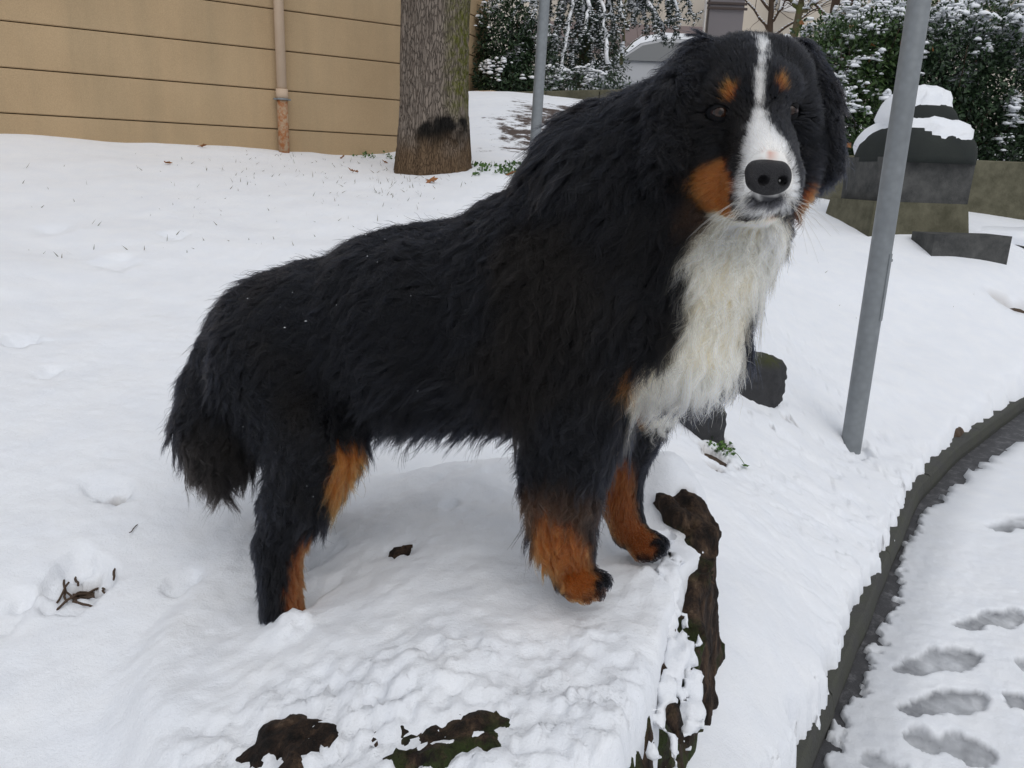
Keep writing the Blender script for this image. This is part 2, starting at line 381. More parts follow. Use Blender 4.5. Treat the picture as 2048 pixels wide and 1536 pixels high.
# soft dents left by paws on the left
for (px, py, z, r, dd) in [(370, 1165, .52, .03, .02), (900, 1010, .6, .03, .012), (225, 980, .56, .05, .015), (50, 680, .7, .05, .03), (95, 745, .7, .03, .015), (160, 1165, .5, .075, .025), (20, 1230, .45, .05, .012), (640, 1100, .58, .045, .03), (615, 1190, .56, .05, .025), (230, 525, .9, .08, .02), (110, 460, .95, .06, .02), (345, 470, .95, .06, .02), (1712, 892, .2, .075, .035), (160, 1120, .5, .03, .012)]:
    c = put(px, py)[:2]; d = np.linalg.norm((XY - c) * np.array([1, .8]), axis=-1) + r * .5 * n71; surf = surf - dd * sstep(r * 1.15, r * .65, d)
surf = surf - .16 * gut * (SD > .02)
GRID_SURF = surf
def sheet_faces(nx, ny):
    i, j = np.meshgrid(np.arange(nx - 1), np.arange(ny - 1), indexing='ij'); a = (i * ny + j).ravel()
    return np.stack([a, a + ny, a + ny + 1, a + 1], 1)

M_SNOW = mat('snow', .55, (.86, .88, .91), .25); t = NT(M_SNOW)
n1 = t.noise(160, 5, .65); n2 = t.noise(38, 5, .6); n3 = t.noise(9, 4)
col = t.mix(t.ramp(n3, [(.3, (0, 0, 0)), (.75, (1, 1, 1))]), (.83, .855, .90), (.88, .895, .92))
col = t.mix(t.attr('slush'), col, t.mix(n2, (.13, .135, .145), (.33, .34, .36)))
col = t.mix(t.attr('dirt'), col, (.42, .38, .34))
lit = t.ramp(t.math('ADD', t.math('MULTIPLY', t.attr('bare'), .25), t.math('ADD', t.math('MULTIPLY', t.noise(7, 6, .72), .55), t.math('MULTIPLY', t.noise(1.8, 3), .45))), [(.66, (0, 0, 0)), (.72, (1, 1, 1))])
col = t.mix(t.math('MULTIPLY', lit, t.ramp(t.attr('bare'), [(.02, (0, 0, 0)), (.08, (1, 1, 1))])), col, t.mix(t.noise(40, 3), (.035, .022, .018), (.10, .065, .05))); t.color(col)
n0 = t.noise(420, 3, .6); b1 = t.bump(n2, .25, .008); b2_ = t.bump(n1, .6, .0035, b1); t.bump(n0, .6, .0016, b2_)
t.b.inputs['Subsurface Weight'].default_value = 0.0
M_SOIL = mat('soil', .9); t = NT(M_SOIL)
t.color(t.mix(t.ramp(t.noise(14, 6, .7), [(.35, (0, 0, 0)), (.62, (1, 1, 1))]), t.mix(t.noise(60), (.018, .013, .010), (.07, .045, .03)), (.11, .075, .05))); t.bump(t.noise(70, 5), .8, .02)
M_ASPH = mat('asphalt', .55); t = NT(M_ASPH)
t.color(t.mix(t.ramp(t.noise(18, 6, .75), [(.5, (0, 0, 0)), (.72, (1, 1, 1))]), t.mix(t.noise(220, 3), t.mix(t.noise(6), (.022, .022, .025), (.045, .045, .05)), (.085, .085, .09)), (.20, .20, .21))); t.bump(t.noise(260, 2), .5, .004)
M_KERB = mat('kerb_concrete', .8); t = NT(M_KERB)
t.color(t.mix(t.ramp(t.noise(9, 6, .7), [(.38, (0, 0, 0)), (.65, (1, 1, 1))]), t.mix(t.noise(90), (.035, .035, .033), (.075, .074, .07)), (.06, .062, .048))); t.bump(t.noise(120, 4), .6, .004)

F = sheet_faces(len(GX), len(GY))
V = np.concatenate([XY, surf[..., None]], -1).reshape(-1, 3)
npmesh('snow', V, F, None, M_SNOW, True, {'slush': np.clip(slush, 0, 1).ravel(), 'dirt': np.clip(dirt, 0, 1).ravel(), 'bare': bare_a.ravel()})['kind'] = 'structure'
gi = np.unique(np.concatenate([np.arange(0, len(GX), 4), [len(GX) - 1]])); gj = np.unique(np.concatenate([np.arange(0, len(GY), 4), [len(GY) - 1]]))
gz = ground_z[np.ix_(gi, gj)] + .006 * fbm(XY[np.ix_(gi, gj)], 30, 3, 81); gxy = XY[np.ix_(gi, gj)]
for c, r in HOLE_C: gz = gz + .028 * np.exp(-(np.linalg.norm(gxy - c, axis=-1) / (r * 1.3)) ** 4) * (gxy[..., 0] > -9)
npmesh('ground', np.concatenate([gxy, gz[..., None]], -1).reshape(-1, 3), sheet_faces(len(gi), len(gj)), None, M_SOIL)['kind'] = 'structure'
# pavement on the right of the kerb
def offset(poly, d):
    tn = norm(np.gradient(poly, axis=0)); return poly + d * np.stack([tn[:, 1], -tn[:, 0]], 1)
ko = offset(KERB, 0.0); far_ = KERB + np.array([60, -45.])
n = len(KERB)
npmesh('pavement', np.concatenate([np.c_[ko, np.zeros(n)], np.c_[far_, np.zeros(n)]]), np.array([(i, i + n, i + n + 1, i + 1) for i in range(n - 1)]), None, M_ASPH, False)['kind'] = 'structure'
# kerb stones along the pavement
kerb = empty('kerb', (KERB[2][0], KERB[2][1], 0)); kerb['kind'] = 'structure'
seglen = np.r_[0, np.cumsum(np.linalg.norm(np.diff(KERB, axis=0), axis=1))]
def along(s): return np.array([np.interp(s, seglen, KERB[:, 0]), np.interp(s, seglen, KERB[:, 1])])
s0 = .25
for k in range(9):
    L = 1.0; pts = np.array([along(s0 + q * (L - .006)) for q in np.linspace(0, 1, 9)]); tn = norm(np.gradient(pts, axis=0)); nr = np.stack([tn[:, 1], -tn[:, 0]], 1)
    prof = [(.0, -.1), (.010, .03), (-.002, .076), (-.010, .084), (-.115, .084), (-.125, .075), (-.125, -.1)]; V = []
    for q in range(9):
        j = .002 * rng.normal(size=2)
        for (o, z) in prof: V.append((*(pts[q] + nr[q] * (o + j[0])), z + j[1]))
    m = len(prof); F = [(q * m + i, q * m + (i + 1) % m, (q + 1) * m + (i + 1) % m, (q + 1) * m + i) for q in range(8) for i in range(m)]
    b = MB().add(V, F); b.f.setdefault(m, []).append(list(range(m))[::-1]); b.f[m].append([8 * m + i for i in range(m)]); b.build('kerb_stone', M_KERB, kerb); s0 += L

# ------------------------------------------------------------------ the stump itself
M_BARK = mat('stump_bark', .9); t = NT(M_BARK)
mp = t.mapped((1, 1, .28)); bn = t.noise(34, 6, .7, mp); b2 = t.noise(120, 4, .6, mp)
c = t.ramp(bn, [(.36, (.006, .004, .003)), (.5, (.030, .018, .012)), (.62, (.085, .052, .032)), (.76, (.19, .13, .085))])
c = t.mix(t.math('MULTIPLY', t.attr('moss'), t.ramp(t.noise(22, 5, .7), [(.42, (0, 0, 0)), (.56, (1, 1, 1))])), c, (.035, .05, .012)); t.color(c)
bb = t.bump(bn, 1.0, .03); t.bump(b2, .7, .008, bb)
h = .009; org = np.array([-.75, .68, .02]); dims = (146, 155, 84)
gx, gy, gz = [org[k] + h * np.arange(dims[k]) for k in range(3)]
xy = np.stack(np.meshgrid(gx, gy, indexing='ij'), -1); B = stump_surf(xy); sl = np.sqrt(1 + np.gradient(B, h, axis=0) ** 2 + np.gradient(B, h, axis=1) ** 2)
Vg = (gz[None, None] - B[..., None]) / np.minimum(sl, 6)[..., None]
Pg = np.stack(np.meshgrid(gx, gy, gz, indexing='ij'), -1)
for (px, py, Y, r, px2, py2, Y2, r2) in [(1370, 1015, 1.56, 30, 1402, 1080, 1.50, 38), (1402, 1080, 1.50, 36, 1388, 1150, 1.42, 22), (1385, 1150, 1.40, 14, 1385, 1300, 1.26, 20), (1385, 1300, 1.26, 18, 1372, 1400, 1.17, 22), (1340, 1430, 1.06, 22, 1360, 1480, 1.05, 12), (1330, 1000, 1.55, 20, 1360, 1040, 1.5, 25)]:
    a, b = P(px, py, Y), P(px2, py2, Y2); Vg = smin(Vg, cone_d(Pg, a, r * depth(a) / FOC, b, r2 * depth(b) / FOC), .02)
Vg = Vg + .013 * fbm(Pg * np.array([1, 1, .4]), 26, 3, 91) + .006 * fbm(Pg, 65, 2, 95)
Vg = np.maximum(Vg, (gz[0] + .02 - Pg[..., 2]))
sv, sf = surface_nets(Vg.astype(np.float32), org, h)
moss = sstep(.0, .5, fbm(sv, 6, 3, 97) + .2 + .3 * (sv[:, 1] < 1.1) * sstep(-.2, -.05, sv[:, 0]) - .6 * (sv[:, 1] > 1.3) - .6 * sstep(-.1, -.25, sv[:, 0]))
st_o = npmesh('tree_stump', sv, sf, None, M_BARK, True, {'moss': moss})
tag(st_o, 'wide old tree stump with dark bark buried in snow under the dog', 'tree stump')
# snow packed in the broken right-hand rim of the stump
h2_ = .007; org2 = np.array([.12, .82, .22]); dm2 = (58, 118, 70)
Q = np.stack(np.meshgrid(*[org2[k] + h2_ * np.arange(dm2[k]) for k in range(3)], indexing='ij'), -1); D2 = np.full(dm2, .2)
for ch in [[(1335, 1130, 1.36, 18), (1345, 1200, 1.29, 24), (1352, 1300, 1.20, 26)], [(1352, 1300, 1.20, 26), (1335, 1380, 1.115, 26), (1322, 1440, 1.05, 20)], [(1375, 1230, 1.27, 10), (1382, 1330, 1.19, 13)], [(1310, 1500, .99, 22), (1330, 1530, .985, 20)], [(1330, 1050, 1.46, 16), (1345, 1110, 1.40, 16)], [(1398, 1190, 1.34, 8), (1404, 1250, 1.28, 10)], [(1395, 1350, 1.17, 12), (1388, 1420, 1.11, 18), (1372, 1480, 1.05, 22)], [(1345, 1480, 1.03, 22), (1350, 1560, .98, 30)]]:
    for a_, b_ in zip(ch[:-1], ch[1:]):
        a, b = P(*a_[:3]), P(*b_[:3]); D2 = smin(D2, cone_d(Q, a, a_[3] * depth(a) / FOC, b, b_[3] * depth(b) / FOC), .015)
D2 = D2 + .016 * fbm(Q, 22, 3, 3) + .009 * fbm(Q, 65, 3, 4) + .004
pv, pf = surface_nets(D2.astype(np.float32), org2, h2_); z_ = np.zeros(len(pv)); npmesh('snow_bank', pv, pf, None, M_SNOW, True, {'slush': z_, 'dirt': z_ + .0, 'bare': z_})['kind'] = 'structure'
print('ground', time.time() - T0)
# ================================================================== THE DOG
def R(px, p): return px * depth(p) / FOC
PR = []          # primitives: a, ra, b, rb, k, flow, length, lift, region
def cone(x0, y0, Y0, r0, x1, y1, Y1, r1, k=.04, flow=(-1, 0, -.3), L=.05, lift=.35, reg='body'):
    a, b = P(x0, y0, Y0), P(x1, y1, Y1)
    PR.append(dict(a=a, ra=R(r0, a), b=b, rb=R(r1, b), k=k, flow=np.array(flow, float), L=L, lift=lift, reg=reg))
def ball(x, y, Y, r, **kw): cone(x, y, Y, r, x + .5, y, Y, r, **kw)
# torso
cone(560, 690, 1.50, 112, 830, 640, 1.43, 160, k=.06, flow=(-1, .1, -.35), L=.050)
cone(830, 640, 1.43, 160, 1060, 600, 1.37, 180, k=.06, flow=(-1, .1, -.45), L=.052)
cone(1060, 600, 1.37, 178, 1270, 600, 1.29, 150, k=.06, flow=(-.8, 0, -.8), L=.055)
cone(510, 690, 1.54, 70, 620, 640, 1.5, 95, k=.06, flow=(-1, .1, -.8), L=.055)
cone(760, 722, 1.44, 88, 1040, 722, 1.38, 112, k=.06, flow=(-.5, 0, -1), L=.060, lift=.3)
# withers / neck / ruff
cone(1080, 560, 1.38, 130, 1230, 410, 1.35, 160, k=.06, flow=(-1, .05, -.7), L=.06)
cone(1230, 400, 1.35, 165, 1420, 270, 1.29, 140, k=.06, flow=(-.75, .05, -.8), L=.06)
cone(1330, 420, 1.28, 120, 1440, 330, 1.24, 110, k=.05, flow=(-.5, 0, -1), L=.065)
# throat and chest (white)
cone(1500, 440, 1.19, 66, 1425, 565, 1.19, 60, k=.05, flow=(-.1, -.35, -1), L=.06, reg='chest')
cone(1425, 565, 1.19, 62, 1400, 690, 1.19, 66, k=.05, flow=(-.1, -.3, -1), L=.06, reg='chest')
cone(1395, 680, 1.19, 72, 1340, 722, 1.23, 58, k=.05, flow=(-.15, -.1, -1), L=.055, reg='chest')
# upper front leg and shoulder mass
cone(1190, 620, 1.28, 125, 1160, 800, 1.25, 92, k=.05, flow=(-.35, 0, -1), L=.055)
# right fore leg
cone(1160, 800, 1.25, 94, 1124, 960, 1.245, 68, k=.03, flow=(-.6, 0, -1), L=.052, reg='fore')
cone(1124, 960, 1.245, 66, 1128, 1080, 1.235, 48, k=.02, flow=(-.55, 0, -1), L=.040, lift=.45, reg='fore')
cone(1130, 1080, 1.235, 45, 1148, 1150, 1.225, 41, k=.02, flow=(0, -.1, -1), L=.016, lift=.25, reg='fore')
for (tx, ty, tY) in ((1144, 1184, 1.168), (1170, 1190, 1.158), (1194, 1182, 1.172), (1206, 1162, 1.205)):
    cone(1152, 1150, 1.215, 24, tx, ty, tY, 16, k=.004, flow=(.5, -.5, -.7), L=.0065, lift=.12, reg='paw')
# left fore leg
cone(1290, 740, 1.40, 85, 1252, 870, 1.42, 52, k=.03, flow=(-.1, 0, -1), L=.04, reg='fore')
cone(1252, 870, 1.42, 52, 1238, 990, 1.43, 36, k=.02, flow=(-.1, 0, -1), L=.018, lift=.25, reg='fore')
cone(1238, 990, 1.43, 36, 1258, 1062, 1.41, 33, k=.02, flow=(.1, -.1, -1), L=.014, lift=.25, reg='fore')
for (tx, ty, tY) in ((1282, 1108, 1.355), (1300, 1108, 1.35), (1318, 1098, 1.355), (1322, 1086, 1.38)):
    cone(1262, 1064, 1.405, 22, tx, ty, tY, 14, k=.004, flow=(.6, -.4, -.6), L=.0065, lift=.12, reg='paw')
# right hind leg
cone(560, 740, 1.46, 115, 640, 890, 1.36, 74, k=.05, flow=(-.4, 0, -1), L=.055, reg='hind')
cone(640, 890, 1.36, 72, 600, 985, 1.34, 56, k=.03, flow=(-.5, 0, -1), L=.045, reg='hind')
cone(600, 985, 1.34, 54, 556, 1095, 1.33, 38, k=.02, flow=(-.4, 0, -1), L=.03, reg='hind')
cone(556, 1095, 1.33, 38, 564, 1220, 1.285, 35, k=.02, flow=(-.25, 0, -1), L=.024, reg='hind')
cone(566, 1225, 1.285, 30, 580, 1258, 1.26, 22, k=.02, flow=(.2, -.3, -1), L=.0065, lift=.12, reg='paw')
# left hind leg, behind the right one
cone(560, 730, 1.60, 100, 640, 870, 1.62, 66, k=.05, flow=(-.4, 0, -1), L=.05, reg='hind')
cone(640, 870, 1.62, 62, 556, 1010, 1.63, 32, k=.03, flow=(-.4, 0, -1), L=.03, reg='hind')
cone(556, 1010, 1.63, 32, 560, 1120, 1.62, 28, k=.02, flow=(-.2, 0, -1), L=.02, reg='hind')
cone(560, 1120, 1.62, 26, 585, 1140, 1.56, 20, k=.02, flow=(.2, -.3, -1), L=.014, reg='paw')
# tail, hanging
cone(510, 680, 1.56, 75, 455, 780, 1.52, 78, k=.05, flow=(-.2, -.05, -1), L=.045, reg='tail')
cone(455, 780, 1.52, 76, 440, 850, 1.47, 72, k=.03, flow=(0, -.05, -1), L=.05, reg='tail')
cone(440, 850, 1.47, 72, 440, 900, 1.44, 58, k=.03, flow=(.05, -.05, -1), L=.05, reg='tail')
# head
HS = len(PR)
cone(1480, 172, 1.215, 92, 1528, 172, 1.215, 88, k=.03, flow=(0, 1, .3), L=.014, lift=.2, reg='head')
cone(1502, 190, 1.16, 72, 1512, 190, 1.15, 66, k=.03, flow=(0, .7, .7), L=.012, lift=.2, reg='head')
ball(1456, 188, 1.145, 28, k=.02, flow=(-.4, .6, .6), L=.011, lift=.2, reg='head')
ball(1564, 180, 1.15, 25, k=.02, flow=(.4, .6, .6), L=.011, lift=.2, reg='head')
cone(1430, 300, 1.20, 72, 1450, 370, 1.155, 58, k=.03, flow=(-.8, .5, -.35), L=.020, lift=.25, reg='head')
cone(1598, 290, 1.22, 48, 1585, 370, 1.18, 36, k=.03, flow=(.7, .6, -.3), L=.016, lift=.25, reg='head')
cone(1514, 245, 1.125, 40, 1534, 312, 1.03, 34, k=.03, flow=(0, .75, .65), L=.009, lift=.2, reg='muzzle')
cone(1522, 310, 1.12, 66, 1536, 365, 1.035, 50, k=.025, flow=(-.1, .9, 0), L=.010, lift=.2, reg='muzzle')
cone(1498, 362, 1.07, 44, 1504, 398, 1.045, 34, k=.02, flow=(-.5, .6, -.4), L=.012, lift=.2, reg='muzzle')
cone(1564, 360, 1.075, 33, 1564, 396, 1.05, 27, k=.02, flow=(.5, .6, -.4), L=.012, lift=.2, reg='muzzle')
cone(1462, 385, 1.12, 44, 1490, 405, 1.08, 30, k=.02, flow=(-.8, .5, -.5), L=.016, lift=.25, reg='head')
cone(1500, 405, 1.13, 40, 1532, 424, 1.055, 19, k=.012, flow=(-.2, .7, -.7), L=.012, lift=.2, reg='chin')
ball(1588, 235, 1.185, 44, k=.03, flow=(.6, .6, .1), L=.012, lift=.2, reg='head')
ball(1418, 235, 1.18, 46, k=.03, flow=(-.6, .6, .1), L=.012, lift=.2, reg='head')
# ears
cone(1402, 106, 1.24, 28, 1352, 200, 1.20, 38, k=.02, flow=(-.25, 0, -1), L=.03, lift=.2, reg='ear')
cone(1352, 200, 1.20, 38, 1336, 305, 1.175, 38, k=.016, flow=(-.1, 0, -1), L=.045, lift=.25, reg='ear')
cone(1600, 106, 1.24, 28, 1628, 190, 1.23, 32, k=.02, flow=(.25, 0, -1), L=.025, lift=.2, reg='ear')
cone(1628, 190, 1.23, 32, 1642, 310, 1.22, 30, k=.018, flow=(.15, -.05, -1), L=.045, lift=.25, reg='ear')
cone(1570, 200, 1.25, 60, 1590, 330, 1.25, 50, k=.03, flow=(.3, .3, -1), L=.03, reg='ear')
h = .0062; org = np.array([-.70, .93, .50]); dims = (214, 140, 192)
ax = [org[k] + h * np.arange(dims[k]) for k in range(3)]
G = np.full(dims, .25, np.float32)
for q in PR:
    mg = q['k'] + .06; lo = np.minimum(q['a'] - q['ra'], q['b'] - q['rb']) - mg; hi = np.maximum(q['a'] + q['ra'], q['b'] + q['rb']) + mg
    i0 = np.clip(((lo - org) / h).astype(int), 0, np.array(dims)); i1 = np.clip(((hi - org) / h).astype(int) + 1, 0, np.array(dims)); sl_ = tuple(slice(a_, b_) for a_, b_ in zip(i0, i1))
    pp = np.stack(np.meshgrid(*[ax[k][sl_[k]] for k in range(3)], indexing='ij'), -1)
    G[sl_] = smin(G[sl_], cone_d(pp, q['a'], q['ra'], q['b'], q['rb']), q['k'])
_pg = np.stack(np.meshgrid(*[a_[::2] for a_ in ax], indexing='ij'), -1); _nb = fbm(_pg, 9.5, 2, 61); _wx = sstep(.22, .08, _pg[..., 0]) * sstep(.78, .88, _pg[..., 2])
G = G + (np.repeat(np.repeat(np.repeat(_nb * _wx * .0075, 2, 0), 2, 1), 2, 2)[:dims[0], :dims[1], :dims[2]]).astype(np.float32)
def sdf(p): return grid_sample(G, org, h, p)
def sgrad(p): return grid_grad(G, org, h, p)
def hit(px, py, Y0=.93, Y1=1.8):
    """first point of the body seen at that picture position"""
    v = ray(px, py); Ys = np.arange(Y0, Y1, .002); pts = CAM + v[None] * (Ys / v[1])[:, None]; s = sdf(pts); k = np.argmax(s < 0)
    return pts[k]
bv, bf = surface_nets(G, org, h)
print('dog body', len(bv), time.time() - T0)

BLACK, TAN, RUST, WHITE, CREAM, BROWN, GREY, PINK, RUST2 = [np.array(c) for c in ((.0021, .0026, .0044), (.25, .080, .016), (.17, .052, .014), (.95, .93, .89), (.95, .84, .62), (.035, .018, .010), (.05, .05, .055), (.75, .48, .40), (.21, .066, .015))]
def hp(*xy): return [hit(x, y) for x, y in xy]
def blob(p, pts, r):
    """distance to a chain of surface points; r in pixels per point"""
    pts = [np.asarray(q) for q in pts]; rr = [R(a, q) for a, q in zip(r, pts)]
    if len(pts) == 1: return np.linalg.norm(p - pts[0], axis=1) - rr[0]
    return np.min([cone_d(p, pts[i], rr[i], pts[i + 1], rr[i + 1]) for i in range(len(pts) - 1)], axis=0)
MARK = []   # (chain, colour, soft width)
def mark(pts, r, c, soft=.006): MARK.append((hp(*pts), r, c, soft))
# chest
mark([(1500, 440), (1520, 480)], [70, 78], CREAM, .010)
mark([(1480, 510), (1450, 600), (1440, 680), (1400, 750)], [85, 62, 62, 60], CREAM, .010)
mark([(1370, 750), (1320, 770), (1330, 810)], [66, 48, 45], CREAM, .010)
mark([(1275, 740), (1272, 820)], [14, 20], TAN, .008)
# cheek, brows
mark([(1425, 365), (1452, 385)], [50, 52], TAN, .006)
mark([(1395, 400), (1425, 430)], [22, 18], BROWN, .014)
mark([(1469, 186)], [15], TAN, .004); mark([(1560, 168)], [13], TAN, .004)
mark([(1605, 390)], [18], RUST, .008)
# blaze and muzzle
mark([(1523, 88), (1521, 150), (1518, 225), (1516, 265)], [12, 8, 10, 24], WHITE, .003)
mark([(1516, 285), (1530, 330), (1533, 385)], [42, 56, 58], WHITE, .004)
mark([(1562, 330), (1572, 400)], [24, 26], WHITE, .004)
mark([(1516, 402), (1552, 400)], [21, 20], GREY, .006)
mark([(1470, 436), (1500, 430), (1520, 425)], [3, 5, 5], BLACK, .002)
mark([(1480, 446), (1525, 442), (1545, 440)], [6, 11, 12], WHITE, .003)
mark([(1546, 427)], [6], PINK, .003)
mark([(1540, 306)], [10], PINK, .003)
# fore legs
mark([(1070, 1010), (1120, 1000)], [55, 60], BROWN, .03)
mark([(1110, 1080), (1130, 1130), (1160, 1160)], [58, 55, 42], RUST2, .012)
mark([(1100, 1050)], [46], RUST2, .012)
mark([(1235, 920), (1228, 1000), (1245, 1050), (1285, 1085)], [34, 38, 36, 30], RUST, .008)
mark([(1196, 1180), (1205, 1160)], [8, 8], BLACK, .004); mark([(1315, 1085)], [12], BLACK, .004)
# hind leg
mark([(700, 900), (690, 950), (665, 1000)], [34, 34, 26], TAN, .006)
mark([(625, 1050), (598, 1100), (592, 1170), (598, 1235)], [16, 24, 24, 30], RUST, .006)
mark([(1640, 380)], [14], RUST, .01)
def coat(p, jit=True):
    c = np.repeat(BLACK[None], len(p), 0); n = fbm(p, 60, 3, 5) * .006 if jit else 0
    n2 = (vnoise(p, 900, 3) * .004) if jit else 0
    for pts, r, cc, soft in MARK:
        d = blob(p, pts, r) + n + n2; m = sstep(soft, -soft, d)[:, None]; c = c * (1 - m) + cc * m
    return c

dog = empty('dog', (0.0, 1.3, .62))
tag(dog, 'large black, rust and white long-haired dog standing on the snowy stump', 'dog')
M_SKIN = mat('dog_skin', .75, spec=.2); t = NT(M_SKIN); t.color(t.mix(.6, t.attr('col', 'Color'), (.0, .0, .0), 'MULTIPLY') if False else t.attr('col', 'Color'))
bc = coat(bv)
body = npmesh('body', bv, bf, dog, M_SKIN, True, {'col': bc * .9})

# --- fur guides
M_FUR = bpy.data.materials.new('dog_fur'); M_FUR.use_nodes = True; ft = M_FUR.node_tree; ft.nodes.clear()
fo = ft.nodes.new('ShaderNodeOutputMaterial'); fb = ft.nodes.new('ShaderNodeBsdfHairPrincipled'); fa = ft.nodes.new('ShaderNodeAttribute'); fa.attribute_name = 'fur_color'
fb.parametrization = 'COLOR'; fb.inputs['Roughness'].default_value = .30; fb.inputs['IOR'].default_value = 1.345; fb.inputs['Radial Roughness'].default_value = .45
ft.links.new(fa.outputs['Color'], fb.inputs['Color']); ft.links.new(fb.outputs[0], fo.inputs['Surface'])

tri = np.concatenate([bf[:, [0, 1, 2]], bf[:, [0, 2, 3]]]); A_, B_, C_ = bv[tri[:, 0]], bv[tri[:, 1]], bv[tri[:, 2]]
nrm = np.cross(B_ - A_, C_ - A_); area = np.linalg.norm(nrm, axis=1) / 2; cen = (A_ + B_ + C_) / 3
headc = P(1515, 260, 1.15)
nh = np.linalg.norm(cen - headc, axis=1)
facing = np.einsum('ij,ij->i', norm(nrm), norm(CAM - cen))
dens = area * np.where(nh < .17, 3.2, 1.0) * np.where(facing < -.35, .35, 1.0)
dens /= dens.sum()
EYES = [hit(1440, 226), hit(1577, 222)]
NOSE = P(1537, 352, 1.005)
def sample(n):
    k = rng.choice(len(tri), n, p=dens); u, v = rng.random(n), rng.random(n); f = u + v > 1; u[f], v[f] = 1 - u[f], 1 - v[f]
    return A_[k] + u[:, None] * (B_[k] - A_[k]) + v[:, None] * (C_[k] - A_[k])
def field(p):
    W = []; 
    for q in PR: W.append(np.exp(-np.clip(cone_d(p, q['a'], q['ra'], q['b'], q['rb']), -.02, 1) / .014))
    W = np.array(W).T; W /= W.sum(1, keepdims=True)
    fl = W @ np.array([norm(q['flow']) for q in PR]); L = W @ np.array([q['L'] for q in PR]); li = W @ np.array([q['lift'] for q in PR])
    return norm(fl), L, li, W
NS = 7
def bad_root(p):
    b = np.linalg.norm(p - NOSE, axis=1) < .0305
    for e in EYES: b |= np.linalg.norm((p - e) * np.array([.75, .45, 1.2]), axis=1) < .0125
    return b
NG = 13000
gp = sample(NG); gp = gp[~bad_root(gp)]; NG = len(gp)
gn = sgrad(gp); fl, L, li, W = field(gp); L = np.where(L > .024, .024 + (L - .024) * .90, L); li = np.where(L > .024, li * .78, li)
# coat partings: swirl the flow a little
sw = .75 * fbm(gp, 9, 3, 7) + .25 * fbm(gp, 30, 2, 9); side = np.cross(gn, fl); longf = sstep(.015, .04, L)
fl = norm(fl + side * (sw * (.25 + .75 * longf))[:, None])
L = L * (1 + .28 * rng.normal(size=NG).clip(-1.5, 1.8) * longf) * (1 + .25 * fbm(gp, 12, 2, 13) * longf)
# feathering: hair on the back of legs, belly and the chest bottom grows longer
under = sstep(.1, -.6, gn[:, 2]); L = L * (1 + .25 * under * longf)
wisp = (rng.random(NG) < .02 + .20 * under) & (L > .026) & (np.linalg.norm(gp - headc, axis=1) > .17); L = np.where(wisp, L * rng.uniform(1.2, 1.55, NG), L)
tan_ = norm(fl - (fl * gn).sum(1, keepdims=True) * gn)
lf = li * (1 + .35 * rng.normal(size=NG)).clip(.3, 1.9)
d = norm(tan_ * np.cos(lf)[:, None] + gn * np.sin(lf)[:, None])
guide = np.zeros((NG, NS, 3)); guide[:, 0] = gp - gn * .001; pos = guide[:, 0].copy(); step = (L / (NS - 1))[:, None]
grav = np.array([0, 0, -1.0])
for s in range(1, NS):
    pos = pos + d * step; sd = sdf(pos); need = np.maximum(.0025 + .0035 * longf * s / NS * 2 - sd, 0)
    pos = pos + sgrad(pos) * need[:, None]; guide[:, s] = pos
    d = norm(d + (grav * .16 * longf[:, None]) + tan_ * .10 + .06 * rng.normal(size=(NG, 3)) * longf[:, None])
# wavy locks
tt = np.linspace(0, 1, NS); ph = rng.random(NG) * 6.28; fr = 1.0 + 1.1 * rng.random(NG); bi = norm(np.cross(tan_, gn))
amp = (.0078 * longf * (.3 + rng.random(NG)))[:, None] * tt[None] ** .8
wv = np.sin(6.28 * fr[:, None] * tt[None] + ph[:, None]) * amp; wv2 = np.cos(6.28 * fr[:, None] * tt[None] * 1.1 + ph[:, None]) * amp * .5
guide = guide + wv[..., None] * bi[:, None] + np.abs(wv2)[..., None] * gn[:, None]
kd = kdtree.KDTree(NG)
for i in range(NG): kd.insert(gp[i], i)
kd.balance()
NF = 420000
rp = sample(NF); rp = rp[~bad_root(rp)]; NF = len(rp)
gid = np.fromiter((kd.find(p)[1] for p in rp), np.int32, NF)
rn = sgrad(rp); g = guide[gid]; lon = longf[gid]
off = rp - gp[gid]; off_t = off
ln = (.62 + .5 * rng.random(NF)) ** 1.0
fly = rng.random(NF) < .07; ln = np.where(fly, ln * 1.15, ln)
cl = (.50 + .45 * rng.random(NF)) * (.2 + .8 * lon); cl = np.where(fly, .05, cl); cl = np.where(wisp[gid], .93, cl)
rel = (g - g[:, :1]) * ln[:, None, None]
shrink = 1 - cl[:, None] * tt[None] ** 1.3
S_ = rp[:, None] + rel + off_t[:, None] * (shrink - 1)[..., None]
jit = rng.normal(size=(NF, 1, 3)) * (.0016 + .004 * fly[:, None, None]) * (.35 + lon)[:, None, None] * (tt[None, :, None] ** 1.4)
curl = np.sin(6.28 * (1.2 + 1.5 * rng.random((NF, 1))) * tt[None] + 6.28 * rng.random((NF, 1)))[..., None] * rng.normal(size=(NF, 1, 3)) * .0011 * lon[:, None, None] * tt[None, :, None]
S_ = S_ + jit + curl; S_[:, 0] = rp - rn * .0012
fc = coat(rp); bt = (sstep(.1, .7, fbm(rp, 5, 3, 41) + .25 * vnoise(rp, 300, 2))[:, None]) * (fc.max(1) < .01)[:, None]; fc = fc * (1 - bt) + bt * np.array([.0034, .0025, .0022])
var = np.exp(rng.normal(size=(NF, 1)) * .22); fc = np.clip(fc * var, 0, .9)
isb = fc.max(1) < .03
fc[isb] += (rng.random(isb.sum()) ** 6 * .010)[:, None] * np.array([1, .85, .7])
hc = bpy.data.hair_curves.new('fur'); hc.add_curves([NS] * NF)
hc.attributes['position'].data.foreach_set('vector', S_.astype(np.float32).ravel())
